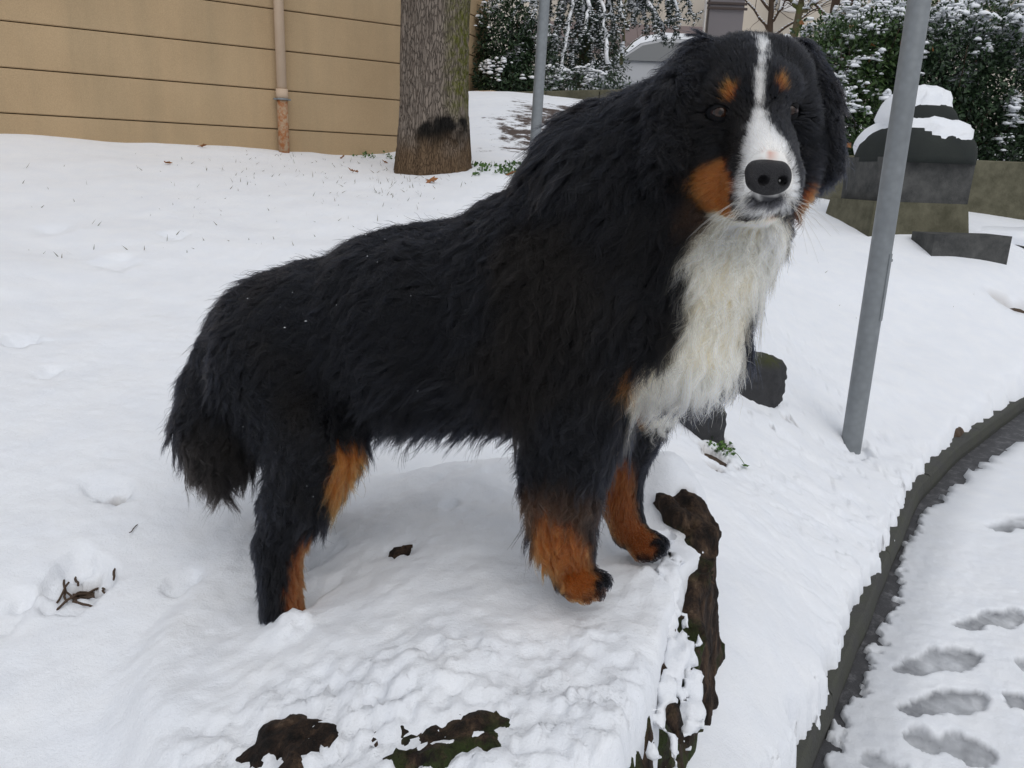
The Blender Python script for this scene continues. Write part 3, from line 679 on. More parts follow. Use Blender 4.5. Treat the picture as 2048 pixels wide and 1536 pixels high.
rad = (.00028 + .00010 * lon)[:, None] * (1 - .8 * tt[None] ** 2.2); ra = hc.attributes.get('radius') or hc.attributes.new('radius', 'FLOAT', 'POINT')
ra.data.foreach_set('value', rad.astype(np.float32).ravel())
ca = hc.attributes.new('fur_color', 'FLOAT_COLOR', 'CURVE'); cc = np.ones((NF, 4), np.float32); cc[:, :3] = fc; ca.data.foreach_set('color', cc.ravel())
fur = link('fur', hc, dog, M_FUR)
print('fur', NF, time.time() - T0)

# --- nose pad with nostrils
hn = .0016; on = NOSE - np.array([.04, .03, .036]); dn = (50, 40, 45)
q = np.stack(np.meshgrid(*[on[k] + hn * np.arange(dn[k]) for k in range(3)], indexing='ij'), -1) - NOSE; q = q / .9
e = lambda c, r: (np.linalg.norm((q - np.array(c)) / np.array(r), axis=-1) - 1) * min(r)
bw_ = .0130 + .20 * (q[..., 2] + .004); qb = np.stack([np.abs(q[..., 0]) - bw_, np.abs(q[..., 1] - .004 - .25 * q[..., 2]) - .003, np.abs(q[..., 2] - .001 + 6 * q[..., 0] ** 2) - .0050], -1); D = np.linalg.norm(np.maximum(qb, 0), axis=-1) + np.minimum(qb.max(-1), 0) - .0165
D = smin(D, e((-.0165, -.001, -.004), (.0125, .014, .0135)), .006); D = smin(D, e((.0185, .000, -.004), (.0115, .014, .0135)), .006)
D = smin(D, e((.001, .002, -.016), (.016, .014, .010)), .008)
hole = np.minimum(e((-.0105, -.0165, -.006), (.0078, .014, .0068)), e((.0160, -.015, -.0055), (.0070, .014, .0066)))
hole = np.minimum(hole, np.minimum(cone_d(q, np.array([-.0125, -.013, -.009]), .0032, np.array([-.025, -.006, -.0105]), .0018), cone_d(q, np.array([.0175, -.012, -.0085]), .003, np.array([.026, -.004, -.0095]), .0012)))
hole = np.minimum(hole, cone_d(q, np.array([.002, -.0185, -.006]), .0011, np.array([.0012, -.0145, -.03]), .0013))
D = -smin(-D, hole, .003) * .9
nv, nf = surface_nets(D.astype(np.float32), on, hn)
M_NOSE = mat('nose_leather', .5, (.022, .020, .024), .45); t = NT(M_NOSE); v = t.n('ShaderNodeTexVoronoi', Scale=900.0); t.l(t.obj(), v.inputs['Vector']); t.bump(v.outputs['Distance'], .9, .002)
t.color(t.mix(t.noise(90), (.008, .0075, .009), (.020, .019, .022)))
npmesh('nose', nv, nf, dog, M_NOSE)
# pink patch above the nose
M_EYE = mat('eye', .04, (.02, .01, .008), .4)
t = NT(M_EYE); t.color(t.attr('col', 'Color'))
M_LID = mat('eyelid', .7, (.006, .006, .007), .15)
M_PINK = mat('pink_skin', .55, (.55, .27, .22), .3)
for k, (ep, gx_) in enumerate(zip(EYES, ((-.10, -1, .05), (.16, -1, .05)))):
    nn = sgrad(ep[None])[0]; fwd = norm(norm(CAM - ep) + np.array([.05, 0, .03])); r = .0135; cpos = ep + norm(CAM - ep) * (.0105 - r)
    th = np.linspace(0, math.pi, 49); ph = np.linspace(0, 2 * math.pi, 33)[:-1]
    up = np.array([0, 0, 1.]); xa = norm(np.cross(fwd, up)); za = np.cross(xa, fwd)
    V = []; colr = []
    for a in th:
        for b in ph:
            V.append(cpos + r * (math.cos(a) * fwd + math.sin(a) * (math.cos(b) * xa + math.sin(b) * za)))
            colr.append((.002, .002, .002) if a < .26 else ((.026, .011, .006) if a < .62 else ((.006, .004, .004) if a < .8 else (.05, .03, .03))))
    m = len(ph); F = np.array([(i * m + j, (i + 1) * m + j, (i + 1) * m + (j + 1) % m, i * m + (j + 1) % m) for i in range(len(th) - 1) for j in range(m)])
    eo = npmesh('eye', V, F, dog, M_EYE, True, {'col': np.array(colr)})
    # upper and lower lids: shells hugging the ball with an almond opening
    n_ = 24
    for sgn in (1, -1):
        V = []; rows = 7
        for j in range(n_ + 1):
            x = -1 + 2 * j / n_; u = x * .0128
            open_ = (.0068 if sgn > 0 else .0062) * (1 - x * x) ** .7
            for i in range(rows):
                wv_ = sgn * (open_ + i * .0013) + .0004; rr = r + .0010 + .0006 * math.sin(i / rows * 3.1)
                q_ = u * u + wv_ * wv_; dd = math.sqrt(max(rr * rr - q_, 1e-9)) - max(0, q_ - rr * rr * .97) * 30
                V.append(cpos + fwd * dd + xa * u + za * wv_)
        F = np.array([(j * rows + i, j * rows + i + 1, (j + 1) * rows + i + 1, (j + 1) * rows + i) for j in range(n_) for i in range(rows - 1)])
        npmesh('eyelid', V, F, eo, M_LID)
# whiskers
M_WH = mat('whisker', .4, (.5, .48, .44), .5); 
for k in range(26):
    sx = 1 if k % 2 else -1; rt = hit(1535 + sx * rng.uniform(28, 46), rng.uniform(380, 425)); L_ = rng.uniform(.04, .075); dr = norm(np.array([sx * .7, -.15 + rng.normal() * .2, -.35 + rng.normal() * .3]))
    s_ = np.linspace(0, 1, 7)[:, None]; MB().tube(rt + dr * L_ * s_ + np.array([0, 0, -1.]) * (L_ * .45 * s_ ** 2), .00030 * (1 - .7 * s_[:, 0]), 4).build('whisker', M_WH, dog, True)
print('dog', time.time() - T0)
# ================================================================== BACKGROUND
def gz_at(x, y): return float(snow_z(np.array([x]), np.array([y]))[0])
M_WALL = mat('ochre_render', .9, spec=.15); t = NT(M_WALL)
c = t.mix(t.ramp(t.noise(1.1, 5, .6), [(.35, (0, 0, 0)), (.7, (1, 1, 1))]), (.44, .315, .185), (.51, .37, .222))
c = t.mix(t.ramp(t.noise(.9, 4, .6, t.mapped((3.5, 3.5, .35))), [(.45, (0, 0, 0)), (.75, (.45, .45, .45))]), c, (.29, .235, .15)); c = t.mix(t.ramp(t.noise(160, 2), [(.3, (0, 0, 0)), (.7, (1, 1, 1))]), t.mix(.2, c, (.1, .07, .04)), c); t.color(c); t.bump(t.noise(190, 3), .35, .004)
M_JOINT = mat('joint_mortar', .95, (.34, .255, .16), .1)
def rotz(u): return np.array([[u[0], -u[1], 0], [u[1], u[0], 0], [0, 0, 1]])
# wall of horizontal rendered panels behind the lawn
u = norm(np.array([-1.043 + 3.474, 6.869 - 5.414])); A = np.array([-3.474, 5.414]); nrm_ = np.array([u[1], -u[0]])
L0, L1 = -4.6, 3.05
bld = empty('building_wall', (*(A), 1.4)); tag(bld, 'ochre rendered building wall with horizontal grooves behind the lawn', 'wall')
zj = [float(at(0, y, 5.2)[2]) for y in (226, 138, 48)]; pitch_ = (zj[2] - zj[0]) / 2
Mz = rotz(u); mid = A + u * (L0 + L1) / 2
MB().box((*(mid - nrm_ * .26), 2.6), (L1 - L0 - .01, .4, 3.4), Mz).build('backing_wall', M_JOINT, bld)
k0 = -3
for k in range(k0, 9):
    z0 = zj[0] + k * pitch_
    MB().box((*(mid - nrm_ * .06), z0 + pitch_ / 2), (L1 - L0, .12, pitch_ - .007), Mz, .006).build('panel', M_WALL, bld)
# drainpipe
M_PIPE = mat('pipe_beige', .6, spec=.3); t = NT(M_PIPE); t.color(t.mix(t.noise(14, 4), (.50, .37, .26), (.58, .45, .33)))
M_PIPE2 = mat('pipe_rusty', .8, spec=.2); t = NT(M_PIPE2); t.color(t.mix(t.ramp(t.noise(26, 5, .65), [(.42, (0, 0, 0)), (.6, (1, 1, 1))]), (.40, .29, .19), (.33, .13, .05)))
M_GALV = mat('galvanised', .5, spec=.5); t = NT(M_GALV); t.b.inputs['Metallic'].default_value = .15
v = t.n('ShaderNodeTexVoronoi', Scale=34.0); t.l(t.obj(), v.inputs['Vector'])
t.color(t.mix(t.math('MULTIPLY', v.outputs['Distance'], .6), t.mix(t.noise(5, 5), (.17, .185, .195), (.27, .29, .30)), (.15, .16, .17))); t.bump(t.noise(24, 3), .25, .01)
def on_wall(px, py, off=.0):
    v = ray(px, py); nn = np.array([nrm_[0], nrm_[1], 0]); tt_ = ((np.array([*A, 0]) + nn * off - CAM) @ nn) / (v @ nn); return CAM + tt_ * v
pb = on_wall(568, 293, .055); pm = on_wall(566, 188, .055)
pipe = empty('drainpipe', (pb[0], pb[1], pb[2])); tag(pipe, 'beige drainpipe with a rust-stained lower section on the ochre wall', 'drainpipe')
vert = lambda z0, z1: np.array([(pb[0], pb[1], z0), (pb[0], pb[1], (z0 + z1) / 2), (pb[0], pb[1], z1)])
MB().tube(vert(pm[2], 4.2), .037, 16).build('upper_pipe', M_PIPE, pipe, True)
MB().tube(vert(pb[2] - .15, pm[2] - .03), .041, 16).build('lower_pipe', M_PIPE2, pipe, True)
MB().tube(vert(pm[2] - .035, pm[2] + .035), .046, 16).build('collar', M_PIPE, pipe, True)
cl_ = MB().tube(vert(pm[2] - .045, pm[2] - .033), .051, 16); cl_.box((pb[0], pb[1], pm[2] - .039), (.13, .02, .012), Mz); cl_.build('clamp', M_GALV, pipe)

# farther block wall seen between the tree and the hedge
w0, w1 = at(880, 120, 10.9), at(974, 120, 12.4); uu = norm((w1 - w0)[:2]); nn2 = np.array([uu[1], -uu[0]]); LL = np.linalg.norm((w1 - w0)[:2])
bw = empty('block_wall', (w0[0], w0[1], 2.3)); tag(bw, 'ochre block wall farther up the path beyond the big trunk', 'wall'); zb = float(at(955, 190, 12)[2])
mid2 = (w0[:2] + w1[:2]) / 2 - uu * .75; MB().box((*(mid2 - nn2 * .2), zb + 1.5), (LL + 1.48, .3, 3.6), rotz(uu)).build('backing_wall', M_JOINT, bw)
for r_ in range(-1, 10):
    for c_ in range(3):
        cc_ = w0[:2] - uu * 1.5 + uu * (LL + 1.5) / 3 * (c_ + .5)
        MB().box((*(cc_ - nn2 * .04), zb + .28 * r_ + .14), ((LL + 1.5) / 3 - .014, .1, .268), rotz(uu), .006).build('block', M_WALL, bw)

# ------------------------------------------------------------------ big tree trunk
M_TB = mat('trunk_bark', .9, spec=.15); t = NT(M_TB)
mp = t.mapped((1, 1, .22)); v = t.n('ShaderNodeTexVoronoi', Scale=62.0, feature='DISTANCE_TO_EDGE'); ds = t.n('ShaderNodeTexNoise', Scale=12.0, Detail=3.0); t.l(mp, ds.inputs['Vector'])
mx = t.n('ShaderNodeMix', data_type='VECTOR'); mx.inputs[0].default_value = .08; t.l(mp, mx.inputs[4]); t.l(ds.outputs['Color'], mx.inputs[5]); t.l(mx.outputs[1], v.inputs['Vector'])
crk = t.ramp(v.outputs['Distance'], [(.0, (.5, .5, .5)), (.14, (1, 1, 1))]); n_ = t.noise(26, 5, .65, mp)
c = t.mix(n_, (.14, .112, .092), (.28, .235, .195)); c = t.mix(crk, (.035, .025, .018), c)
c = t.mix(t.math('MULTIPLY', t.attr('moss'), t.ramp(t.noise(18, 5, .7), [(.35, (0, 0, 0)), (.6, (1, 1, 1))])), c, (.10, .105, .018))
c = t.mix(t.attr('burn'), c, (.010, .009, .008)); c = t.mix(t.attr('brown'), c, t.mix(n_, (.085, .055, .035), (.18, .12, .07))); t.color(c); bb = t.bump(crk, .9, .02); t.bump(n_, .6, .02, bb)
tb = at(865, 345, 5.62); tree = empty('conifer_tree', tuple(tb)); tag(tree, 'thick brown conifer trunk with moss and a dark scar beside the ochre wall', 'tree')
na, nz_ = 128, 150; zs = np.concatenate([np.linspace(-.25, 1.9, 120), np.linspace(2.0, 8.5, 30)]); th = np.arange(na) / na * 2 * math.pi
zz, tt2 = np.meshgrid(zs, th, indexing='ij'); rb = .232 * (1 - .06 * np.clip(zz, 0, 9)) + .045 * np.exp(-np.maximum(zz + .05, 0) / .14) * (1 + .35 * np.cos(3 * tt2 + 1.0)) + .012 * np.cos(2 * tt2 + .5)
pc = np.stack([np.cos(tt2) * 1.0, np.sin(tt2) * 1.0, zz * .35], -1); ridge = np.abs(fbm(pc, 12, 3, 3)); rb = rb + .012 * np.minimum(ridge * 2.2, 1) + .010 * fbm(pc, 4, 2, 9)
V = np.stack([tb[0] + rb * np.cos(tt2) + .01 * zz, tb[1] + rb * np.sin(tt2), tb[2] + zz], -1).reshape(-1, 3)
F = np.array([(i * na + j, i * na + (j + 1) % na, (i + 1) * na + (j + 1) % na, (i + 1) * na + j) for i in range(len(zs) - 1) for j in range(na)])
dirx = np.cos(tt2).ravel(); diry = np.sin(tt2).ravel(); zr = zz.ravel()
moss = np.clip(sstep(.45, .95, dirx - .25 * diry) * sstep(.25, .55, zr), 0, 1)
bpt = at(885, 272, 5.4); dd = np.sqrt(((V[:, 0] - bpt[0]) / .17) ** 2 + ((V[:, 2] - bpt[2]) / .105) ** 2) + .6 * fbm(V, 9, 3, 5)
burn = sstep(1.15, .7, dd) * (diry < .2); brown = sstep(.32, .08, zr + .05 * fbm(V, 8, 2, 6))
trunk = npmesh('trunk', V, F, tree, M_TB, True, {'moss': moss, 'burn': burn, 'brown': brown})
for k in range(9):                                                     # limbs high up, above the picture
    a = k * 2.4; z = 4.2 + .45 * k; s_ = np.linspace(0, 1, 7)[:, None]; L_ = 2.6 - .2 * k
    MB().tube(np.array([tb[0], tb[1], tb[2] + z]) + np.array([math.cos(a), math.sin(a), .1]) * L_ * s_ - np.array([0, 0, .5]) * s_ ** 2, .05 * (1 - .8 * s_[:, 0]), 7).build('limb', M_TB, tree, True)

# ------------------------------------------------------------------ poles
def pole(name, p0, p1, r, top, label, flap=None):
    d_ = norm(p1 - p0); o = empty(name, tuple(p0)); tag(o, label, 'pole')
    MB().tube(np.array([p0 - d_ * .3, p0, p0 + d_ * top / 2, p0 + d_ * top]), r, 28).build('shaft', M_GALV, o, True)
    MB().tube(np.array([p0 + d_ * top, p0 + d_ * (top + .02)]), r * 1.05, 28).build('cap', M_GALV, o, True)
    return o, d_
rp0 = at(1703, 884, 3.72); rp0[2] = max(rp0[2], .1); rp1 = P(1839, 0, rp0[1] + .03)
rpo, rd = pole('sign_pole', rp0, rp1, .0465, 3.2, 'thick galvanised steel pole beside the kerb')
fa_, fb_ = P(1769, 508, rp0[1] - .03), P(1752, 642, rp0[1] - .03); xr = norm(np.cross(rd, [0, 1, 0])); xr = xr if xr[0] > 0 else -xr
ang = [math.radians(a) for a in (-62, -52, -42, -32, -22, -12)]; V = []; cfa = rp0 + rd * ((fa_ - rp0) @ rd); cfb = rp0 + rd * ((fb_ - rp0) @ rd); fw = norm(np.cross(xr, rd)); fw = fw if fw[1] < 0 else -fw
for cc_ in (cfa, cfb):
    for rr_ in ((.0455), .0500):
        for a in ang: V.append(cc_ + rr_ * (math.cos(a) * xr + math.sin(-a) * fw))
m = len(ang); F = []
for j in range(m - 1): F += [(m + j, m + j + 1, 3 * m + j + 1, 3 * m + j), (j, 2 * m + j, 2 * m + j + 1, j + 1), (j, j + 1, m + j + 1, m + j), (2 * m + j, 3 * m + j, 3 * m + j + 1, 2 * m + j + 1)]
F += [(0, m, 3 * m, 2 * m), (m - 1, 3 * m - 1, 4 * m - 1, 2 * m - 1)]
MB().add(V, F).build('access_plate', M_GALV, rpo)
MB().tube(np.array([cfa + .048 * xr - rd * .03, cfa + .057 * xr - rd * .03]), .007, 8).build('latch', M_GALV, rpo)
lp0 = at(1067, 338, 5.5); lp1 = P(1089, 0, lp0[1] + .02)
pole('sign_pole', lp0, lp1, .037, 3.0, 'thin galvanised steel pole in the snow near the big tree trunk')

# ------------------------------------------------------------------ domed concrete unit
M_CON = mat('dark_concrete', .85, spec=.2); t = NT(M_CON); t.color(t.mix(t.ramp(t.noise(7, 6, .7), [(.35, (0, 0, 0)), (.7, (1, 1, 1))]), (.045, .046, .046), (.105, .105, .10))); t.bump(t.noise(60, 4), .4, .01)
M_CON2 = mat('mossy_concrete', .9, spec=.15); t = NT(M_CON2); t.color(t.mix(t.ramp(t.noise(5, 6, .7), [(.35, (0, 0, 0)), (.7, (1, 1, 1))]), (.075, .072, .048), (.16, .15, .105))); t.bump(t.noise(50, 4), .4, .01)
M_MOSSC = mat('green_hood', .8, spec=.2); t = NT(M_MOSSC); t.color(t.mix(t.noise(5, 5), (.016, .019, .020), (.034, .039, .034))); t.bump(t.noise(60, 4), .3, .01)
uc = at(1800, 470, 7.2); ub = np.array([uc[0], uc[1], gz_at(uc[0], uc[1]) - .1])
unit = empty('domed_unit', tuple(ub)); tag(unit, 'dark concrete service box with two domed hoods capped in snow by the hedge', 'concrete box')
S1 = 7.2 / FOC * .82; yaw = math.radians(8); RM = np.array([[math.cos(yaw), -math.sin(yaw), 0], [math.sin(yaw), math.cos(yaw), 0], [0, 0, 1]])
def zpx(py): return float(at(1800, py, 7.2)[2])
def frustum(name, m_, x0, x1, z0, z1, w0_, w1_, d0, d1, off=0.0, bev=True, parent=unit):
    V = [(sx * (w0_ if z == z0 else w1_) / 2, sy * (d0 if z == z0 else d1) / 2, z) for z in (z0, z1) for sx, sy in ((-1, -1), (1, -1), (1, 1), (-1, 1))]
    V = np.array(V, float); V[:, :2] = V[:, :2] @ RM[:2, :2].T; V[:, 0] += (at((x0 + x1) / 2, 400, 7.2)[0]); V[:, 1] += uc[1] + off
    return MB().add(V, [(3, 2, 1, 0), (4, 5, 6, 7), (0, 1, 5, 4), (1, 2, 6, 5), (2, 3, 7, 6), (3, 0, 4, 7)]).build(name, m_, parent)
frustum('plinth', M_CON2, 1650, 1920, zpx(500), zpx(402), 262 * S1, 232 * S1, .85, .74)
frustum('footing', M_CON, 1785, 1915, zpx(540), zpx(455), 185 * S1, 185 * S1, .3, .3, -.62)
frustum('box', M_CON, 1690, 1900, zpx(402), zpx(318), 205 * S1, 208 * S1, .72, .72)
def hood(name, m_, xc, z0, z1, wd, dp, off=0.0, grow=0.0, cut=None, parent=unit, rim=.0):
    nu, nv_ = 40, 12; V = []; xcw = at(xc, 300, 7.2)[0]
    for i in range(nv_ + 1):
        f = i / nv_; e_ = math.cos(f * math.pi / 2) ** .85 if f < 1 else 0; zz_ = z0 + (z1 - z0) * math.sin(f * math.pi / 2) ** .9 * 1.0
        if i == 0: V0 = z0 - rim
        for j in range(nu):
            a = j / nu * 2 * math.pi; cx, cy = math.cos(a), math.sin(a); k_ = (abs(cx) ** 3.4 + abs(cy) ** 3.4) ** (-1 / 3.4)
            V.append((cx * k_ * (wd / 2 + grow) * e_, cy * k_ * (dp / 2 + grow) * e_, zz_ + grow * (1 if i else 0)))
    V = np.array(V); return V, nu, nv_, xcw
def hood_obj(name, m_, xc, z0, z1, wd, dp, off=0.0, rim=.06):
    V, nu, nv_, xcw = hood(name, m_, xc, z0, z1, wd, dp); low = V[:nu].copy(); low[:, 2] -= rim; V = np.concatenate([low, V]); rows = nv_ + 2
    V[:, :2] = V[:, :2] @ RM[:2, :2].T; V += np.array([xcw, uc[1] + off, 0]); F = [(i * nu + j, i * nu + (j + 1) % nu, (i + 1) * nu + (j + 1) % nu, (i + 1) * nu + j) for i in range(rows - 1) for j in range(nu)]
    b = MB().add(V, F); b.f.setdefault(nu, []).append(list(range(nu))[::-1]); return b.build(name, m_, unit, True)
def snow_cap(parent, xc, z0, z1, wd, dp, off, seed, lowcut, th_=.055):
    """snow lying on a hood: thicker on top, ragged lower edge"""
    V, nu, nv_, xcw = hood('', None, xc, z0, z1, wd, dp, grow=.0); I = V.copy(); nrm_v = norm(V - np.array([0, 0, z0 - .15])); f = np.repeat(np.arange(nv_ + 1) / nv_, nu); a = np.tile(np.arange(nu) / nu, nv_ + 1)
    nz2 = fbm(np.stack([np.cos(a * 6.283), np.sin(a * 6.283), f * 2], -1), 2.2, 3, seed); lc = lowcut(a * 2 * math.pi) + .12 * nz2
    tk = th_ * sstep(0, .14, f - lc) - .012 + .01 * nz2; O = I + nrm_v * tk[:, None]; O[:, 2] += np.maximum(tk, 0) * .4
    O[:, :2] = O[:, :2] @ RM[:2, :2].T; O += np.array([xcw, uc[1] + off, 0]); F = np.array([(i * nu + j, i * nu + (j + 1) % nu, (i + 1) * nu + (j + 1) % nu, (i + 1) * nu + j) for i in range(nv_) for j in range(nu)])
    npmesh('snow_cap', O, F, parent, M_SNOW, True)
h1 = hood_obj('lower_hood', M_MOSSC, 1808, zpx(318) + .02, zpx(246), 232 * S1, .86); h2 = hood_obj('upper_hood', M_MOSSC, 1808, zpx(268), zpx(203), 152 * S1, .55, rim=.12)
snow_cap(h1, 1808, zpx(318) + .02, zpx(246), 232 * S1, .86, 0, 3, lambda a: .05 + .55 * (np.cos(a - 4.0) < -.2) * 0 + .45 * sstep(.45, .8, np.cos(a - 3.6)) + .25 * sstep(.6, .95, np.cos(a - 5.3)))
snow_cap(h2, 1808, zpx(268), zpx(203), 152 * S1, .55, 0, 8, lambda a: .02 + .55 * sstep(.1, .6, np.cos(a - 5.0)), .085)

# retaining wall, step wall, under the hedge
rw0, rw1 = np.array([1.6, 9.15]), np.array([11.5, 9.0]); u3 = norm(rw1 - rw0); rwl = np.linalg.norm(rw1 - rw0)
ztop = float(at(2000, 322, 8.6)[2])
wallr = empty('retaining_wall', (5.5, 9.0, .9)); tag(wallr, 'low olive-grey concrete retaining wall under the snowy laurel hedge', 'wall')
npan = 6
for k in range(npan):
    cx_ = rw0 + u3 * rwl * (k + .5) / npan; MB().box((*cx_, ztop - .75), (rwl / npan - .012, .22, 1.5), rotz(u3), .012).build('wall_panel', M_CON2, wallr)
s0_, s1_ = at(1950, 478, 7.5), at(2120, 520, 7.2); u4 = norm((s1_ - s0_)[:2]); LL4 = np.linalg.norm((s1_ - s0_)[:2]) + 1.2; m4 = (s0_[:2] + u4 * LL4 / 2)
stp = empty('step_edge', (m4[0], m4[1], .7)); tag(stp, 'dark low concrete edging with snow on top beside the domed service box', 'edging')
MB().box((*m4, float(at(1990, 496, 7.4)[2]) - .1), (LL4, .12, .36), rotz(u4), .01).build('edging_stone', M_CON, stp)
nv_ = 40; xs = np.linspace(-LL4 / 2, LL4 / 2, nv_); V = []
for x in xs:
    for (dy, dz) in ((-.075, -.05), (-.085, .0), (-.06, .05), (0, .075), (.3, .09), (.8, .09), (1.2, -.1)):
        p2 = m4 + u4 * x + np.array([-u4[1], u4[0]]) * dy; V.append((*p2, float(at(1990, 496, 7.4)[2]) + .08 + dz + .02 * float(vnoise(np.array([[x, dy]]), 5, 4)[0])))
F = np.array([(i * 7 + j, (i + 1) * 7 + j, (i + 1) * 7 + j + 1, i * 7 + j + 1) for i in range(nv_ - 1) for j in range(6)]); npmesh('snow_cover', V, F, stp, M_SNOW)
print('bg1', time.time() - T0)

# ------------------------------------------------------------------ foliage
def leaf_mat(name, a, b, rough=.45):
    m_ = mat(name, rough, spec=.4); t = NT(m_); g_ = t.n('ShaderNodeNewGeometry'); t.color(t.mix(g_.outputs['Random Per Island'], a, b)); return m_
M_LAUREL = leaf_mat('laurel_leaf', (.018, .042, .014), (.065, .115, .032)); M_DARKL = leaf_mat('dark_leaf', (.013, .028, .016), (.042, .078, .032)); M_NEEDLE = leaf_mat('cedar_needles', (.012, .026, .020), (.035, .055, .035), .6)
M_DRYL = leaf_mat('dry_leaf', (.20, .075, .02), (.32, .14, .05), .7)
M_TWIG = mat('twig', .85, (.075, .05, .035), .2); M_GTRUNK = mat('mossy_trunk', .9); t = NT(M_GTRUNK); t.color(t.mix(t.ramp(t.noise(9, 5, .6), [(.4, (0, 0, 0)), (.6, (1, 1, 1))]), (.11, .085, .055), (.085, .095, .03)))
def leaves(P_, D_, U_, L, Wd, fold=.25):
    """kite shaped leaves, four triangles each; P base, D direction, U face normal"""
    n = len(P_); L = np.broadcast_to(L, n)[:, None]; Wd = np.broadcast_to(Wd, n)[:, None]; S2 = norm(np.cross(D_, U_))
    tip = P_ + D_ * L; md = P_ + D_ * L * .45; l = md + S2 * Wd + U_ * Wd * fold; r = md - S2 * Wd + U_ * Wd * fold; ctr = md
    V = np.stack([P_, l, tip, r, ctr], 1).reshape(-1, 3); i = np.arange(n)[:, None] * 5
    F = np.concatenate([i + np.array([[0, 4, 1]]), i + np.array([[1, 4, 2]]), i + np.array([[2, 4, 3]]), i + np.array([[3, 4, 0]])]); return V, F
_th = np.arange(7) / 7 * 6.283
_BV = np.concatenate([[(0, 0, -.35)], np.stack([np.cos(_th) * .95, np.sin(_th) * .95, 0 * _th - .15], 1), np.stack([np.cos(_th + .4) * .7, np.sin(_th + .4) * .7, 0 * _th + .42], 1), [(0, 0, .68)]])
_BF = np.array([(0, 1 + (j + 1) % 7, 1 + j) for j in range(7)] + [(1 + j, 1 + (j + 1) % 7, 8 + j) for j in range(7)] + [(1 + (j + 1) % 7, 8 + (j + 1) % 7, 8 + j) for j in range(7)] + [(15, 8 + j, 8 + (j + 1) % 7) for j in range(7)])
def clumps(P_, sx, sz, seed=0, flat=None):
    """little lumps of snow"""
    n = len(P_); g = np.random.default_rng(seed); sc = np.stack([sx * g.uniform(.6, 1.5, n), sx * g.uniform(.6, 1.5, n), sz * g.uniform(.6, 1.5, n)], 1)
    V = _BV[None] * sc[:, None] * g.uniform(.75, 1.25, (n, len(_BV), 1)); a = g.uniform(0, 6.28, n); c_, s_ = np.cos(a)[:, None], np.sin(a)[:, None]
    V = np.stack([V[..., 0] * c_ - V[..., 1] * s_, V[..., 0] * s_ + V[..., 1] * c_, V[..., 2]], -1) + P_[:, None]
    F = (np.arange(n)[:, None, None] * len(_BV) + _BF[None]).reshape(-1, 3); return V.reshape(-1, 3), F
def shrub(name, label, lumps, nl, ll, lmat, snow_n, seed, group=None, snow_size=.04, dry=0, cat='shrub'):
    g = np.random.default_rng(seed); lumps = np.array(lumps, float); vol = lumps[:, 3] * lumps[:, 5]; k = g.choice(len(lumps), nl, p=vol / vol.sum()); d_ = norm(g.normal(size=(nl, 3))); nl = int(nl * 1.5); k = g.choice(len(lumps), nl, p=vol / vol.sum()); d_ = norm(g.normal(size=(nl, 3))); rr_ = 1 - .55 * g.random(nl) ** 1.6
    lo = lumps[:, 2] - lumps[:, 5]; base = (lumps[:, 0].mean(), lumps[:, 1].mean(), lo.min()); o = empty(name, base); tag(o, label, cat, group)
    bumpy = 1 + .22 * fbm(d_ + lumps[k, :3], 2.5, 2, seed); p = lumps[k, :3] + d_ * lumps[k, 3:6] * (rr_ * bumpy)[:, None]
    D_ = norm(d_ * .8 + g.normal(size=(nl, 3)) * .7 + np.array([0, 0, -.25])); U_ = norm(np.array([0, 0, 1.]) + d_ * .6 + g.normal(size=(nl, 3)) * .45)
    V, F = leaves(p, D_, U_, ll * g.uniform(.6, 1.25, nl), ll * .26 * g.uniform(.7, 1.2, nl)); npmesh('foliage', V, F, o, lmat, False)['kind'] = 'stuff'
    b = MB()
    for j in range(26):
        q_ = lumps[g.integers(len(lumps))]; e_ = q_[:3] + norm(g.normal(size=3)) * q_[3:6] * .8; s_ = np.linspace(0, 1, 6)[:, None]; st_ = np.array([e_[0] * .4 + base[0] * .6, e_[1] * .4 + base[1] * .6, base[2]])
        b.tube(st_ + (e_ - st_) * s_ + np.array([0, 0, .12]) * np.sin(s_ * 3.1) + .02 * g.normal(size=(6, 3)), .012 * (1 - .7 * s_[:, 0]), 5)
    b.build('stems', M_TWIG, o, True)['kind'] = 'stuff'
    # snow settles on outer, upward parts in patches
    up = (d_[:, 2] > -.05) & (rr_ > .78); pt = fbm(p, 3.0, 3, seed + 4) * 1.5 + .45 * d_[:, 2] + 2; idx = np.argsort(-(pt + .12 * g.random(nl)) * up)[:snow_n]
    ssz = snow_size * g.choice([.3, .45, .7, 1.1], snow_n)
    V, F = clumps(p[idx] + D_[idx] * ll * .4 + g.normal(size=(snow_n, 3)) * .012, ssz, ssz * .72, seed); npmesh('snow_load', V, F, o, M_SNOW, True)['kind'] = 'stuff'
    if dry:
        idx = g.choice(np.where(rr_ > .9)[0], dry); V, F = leaves(p[idx], norm(g.normal(size=(dry, 3)) + np.array([0, 0, -.7])), norm(g.normal(size=(dry, 3)) + np.array([0, -1, 0])), .10, .035); npmesh('dry_leaves', V, F, o, M_DRYL, False)['kind'] = 'stuff'
    return o
def lump(px, py, d, rx, ry, rz):
    p = at(px, py, d); k = d / FOC; return (*p, rx * k, ry, rz * k)
shrub('laurel_shrub', 'glossy green laurel shrub with snow clumps and rusty dead leaves behind the dog', [lump(1660, 150, 9.6, 110, .6, 105), lump(1745, 105, 9.8, 100, .6, 80), lump(1700, 250, 9.4, 95, .45, 85), lump(1620, 220, 9.7, 80, .5, 120)], 11000, .075, M_LAUREL, 1700, 11, 'hedge', .045, 46)
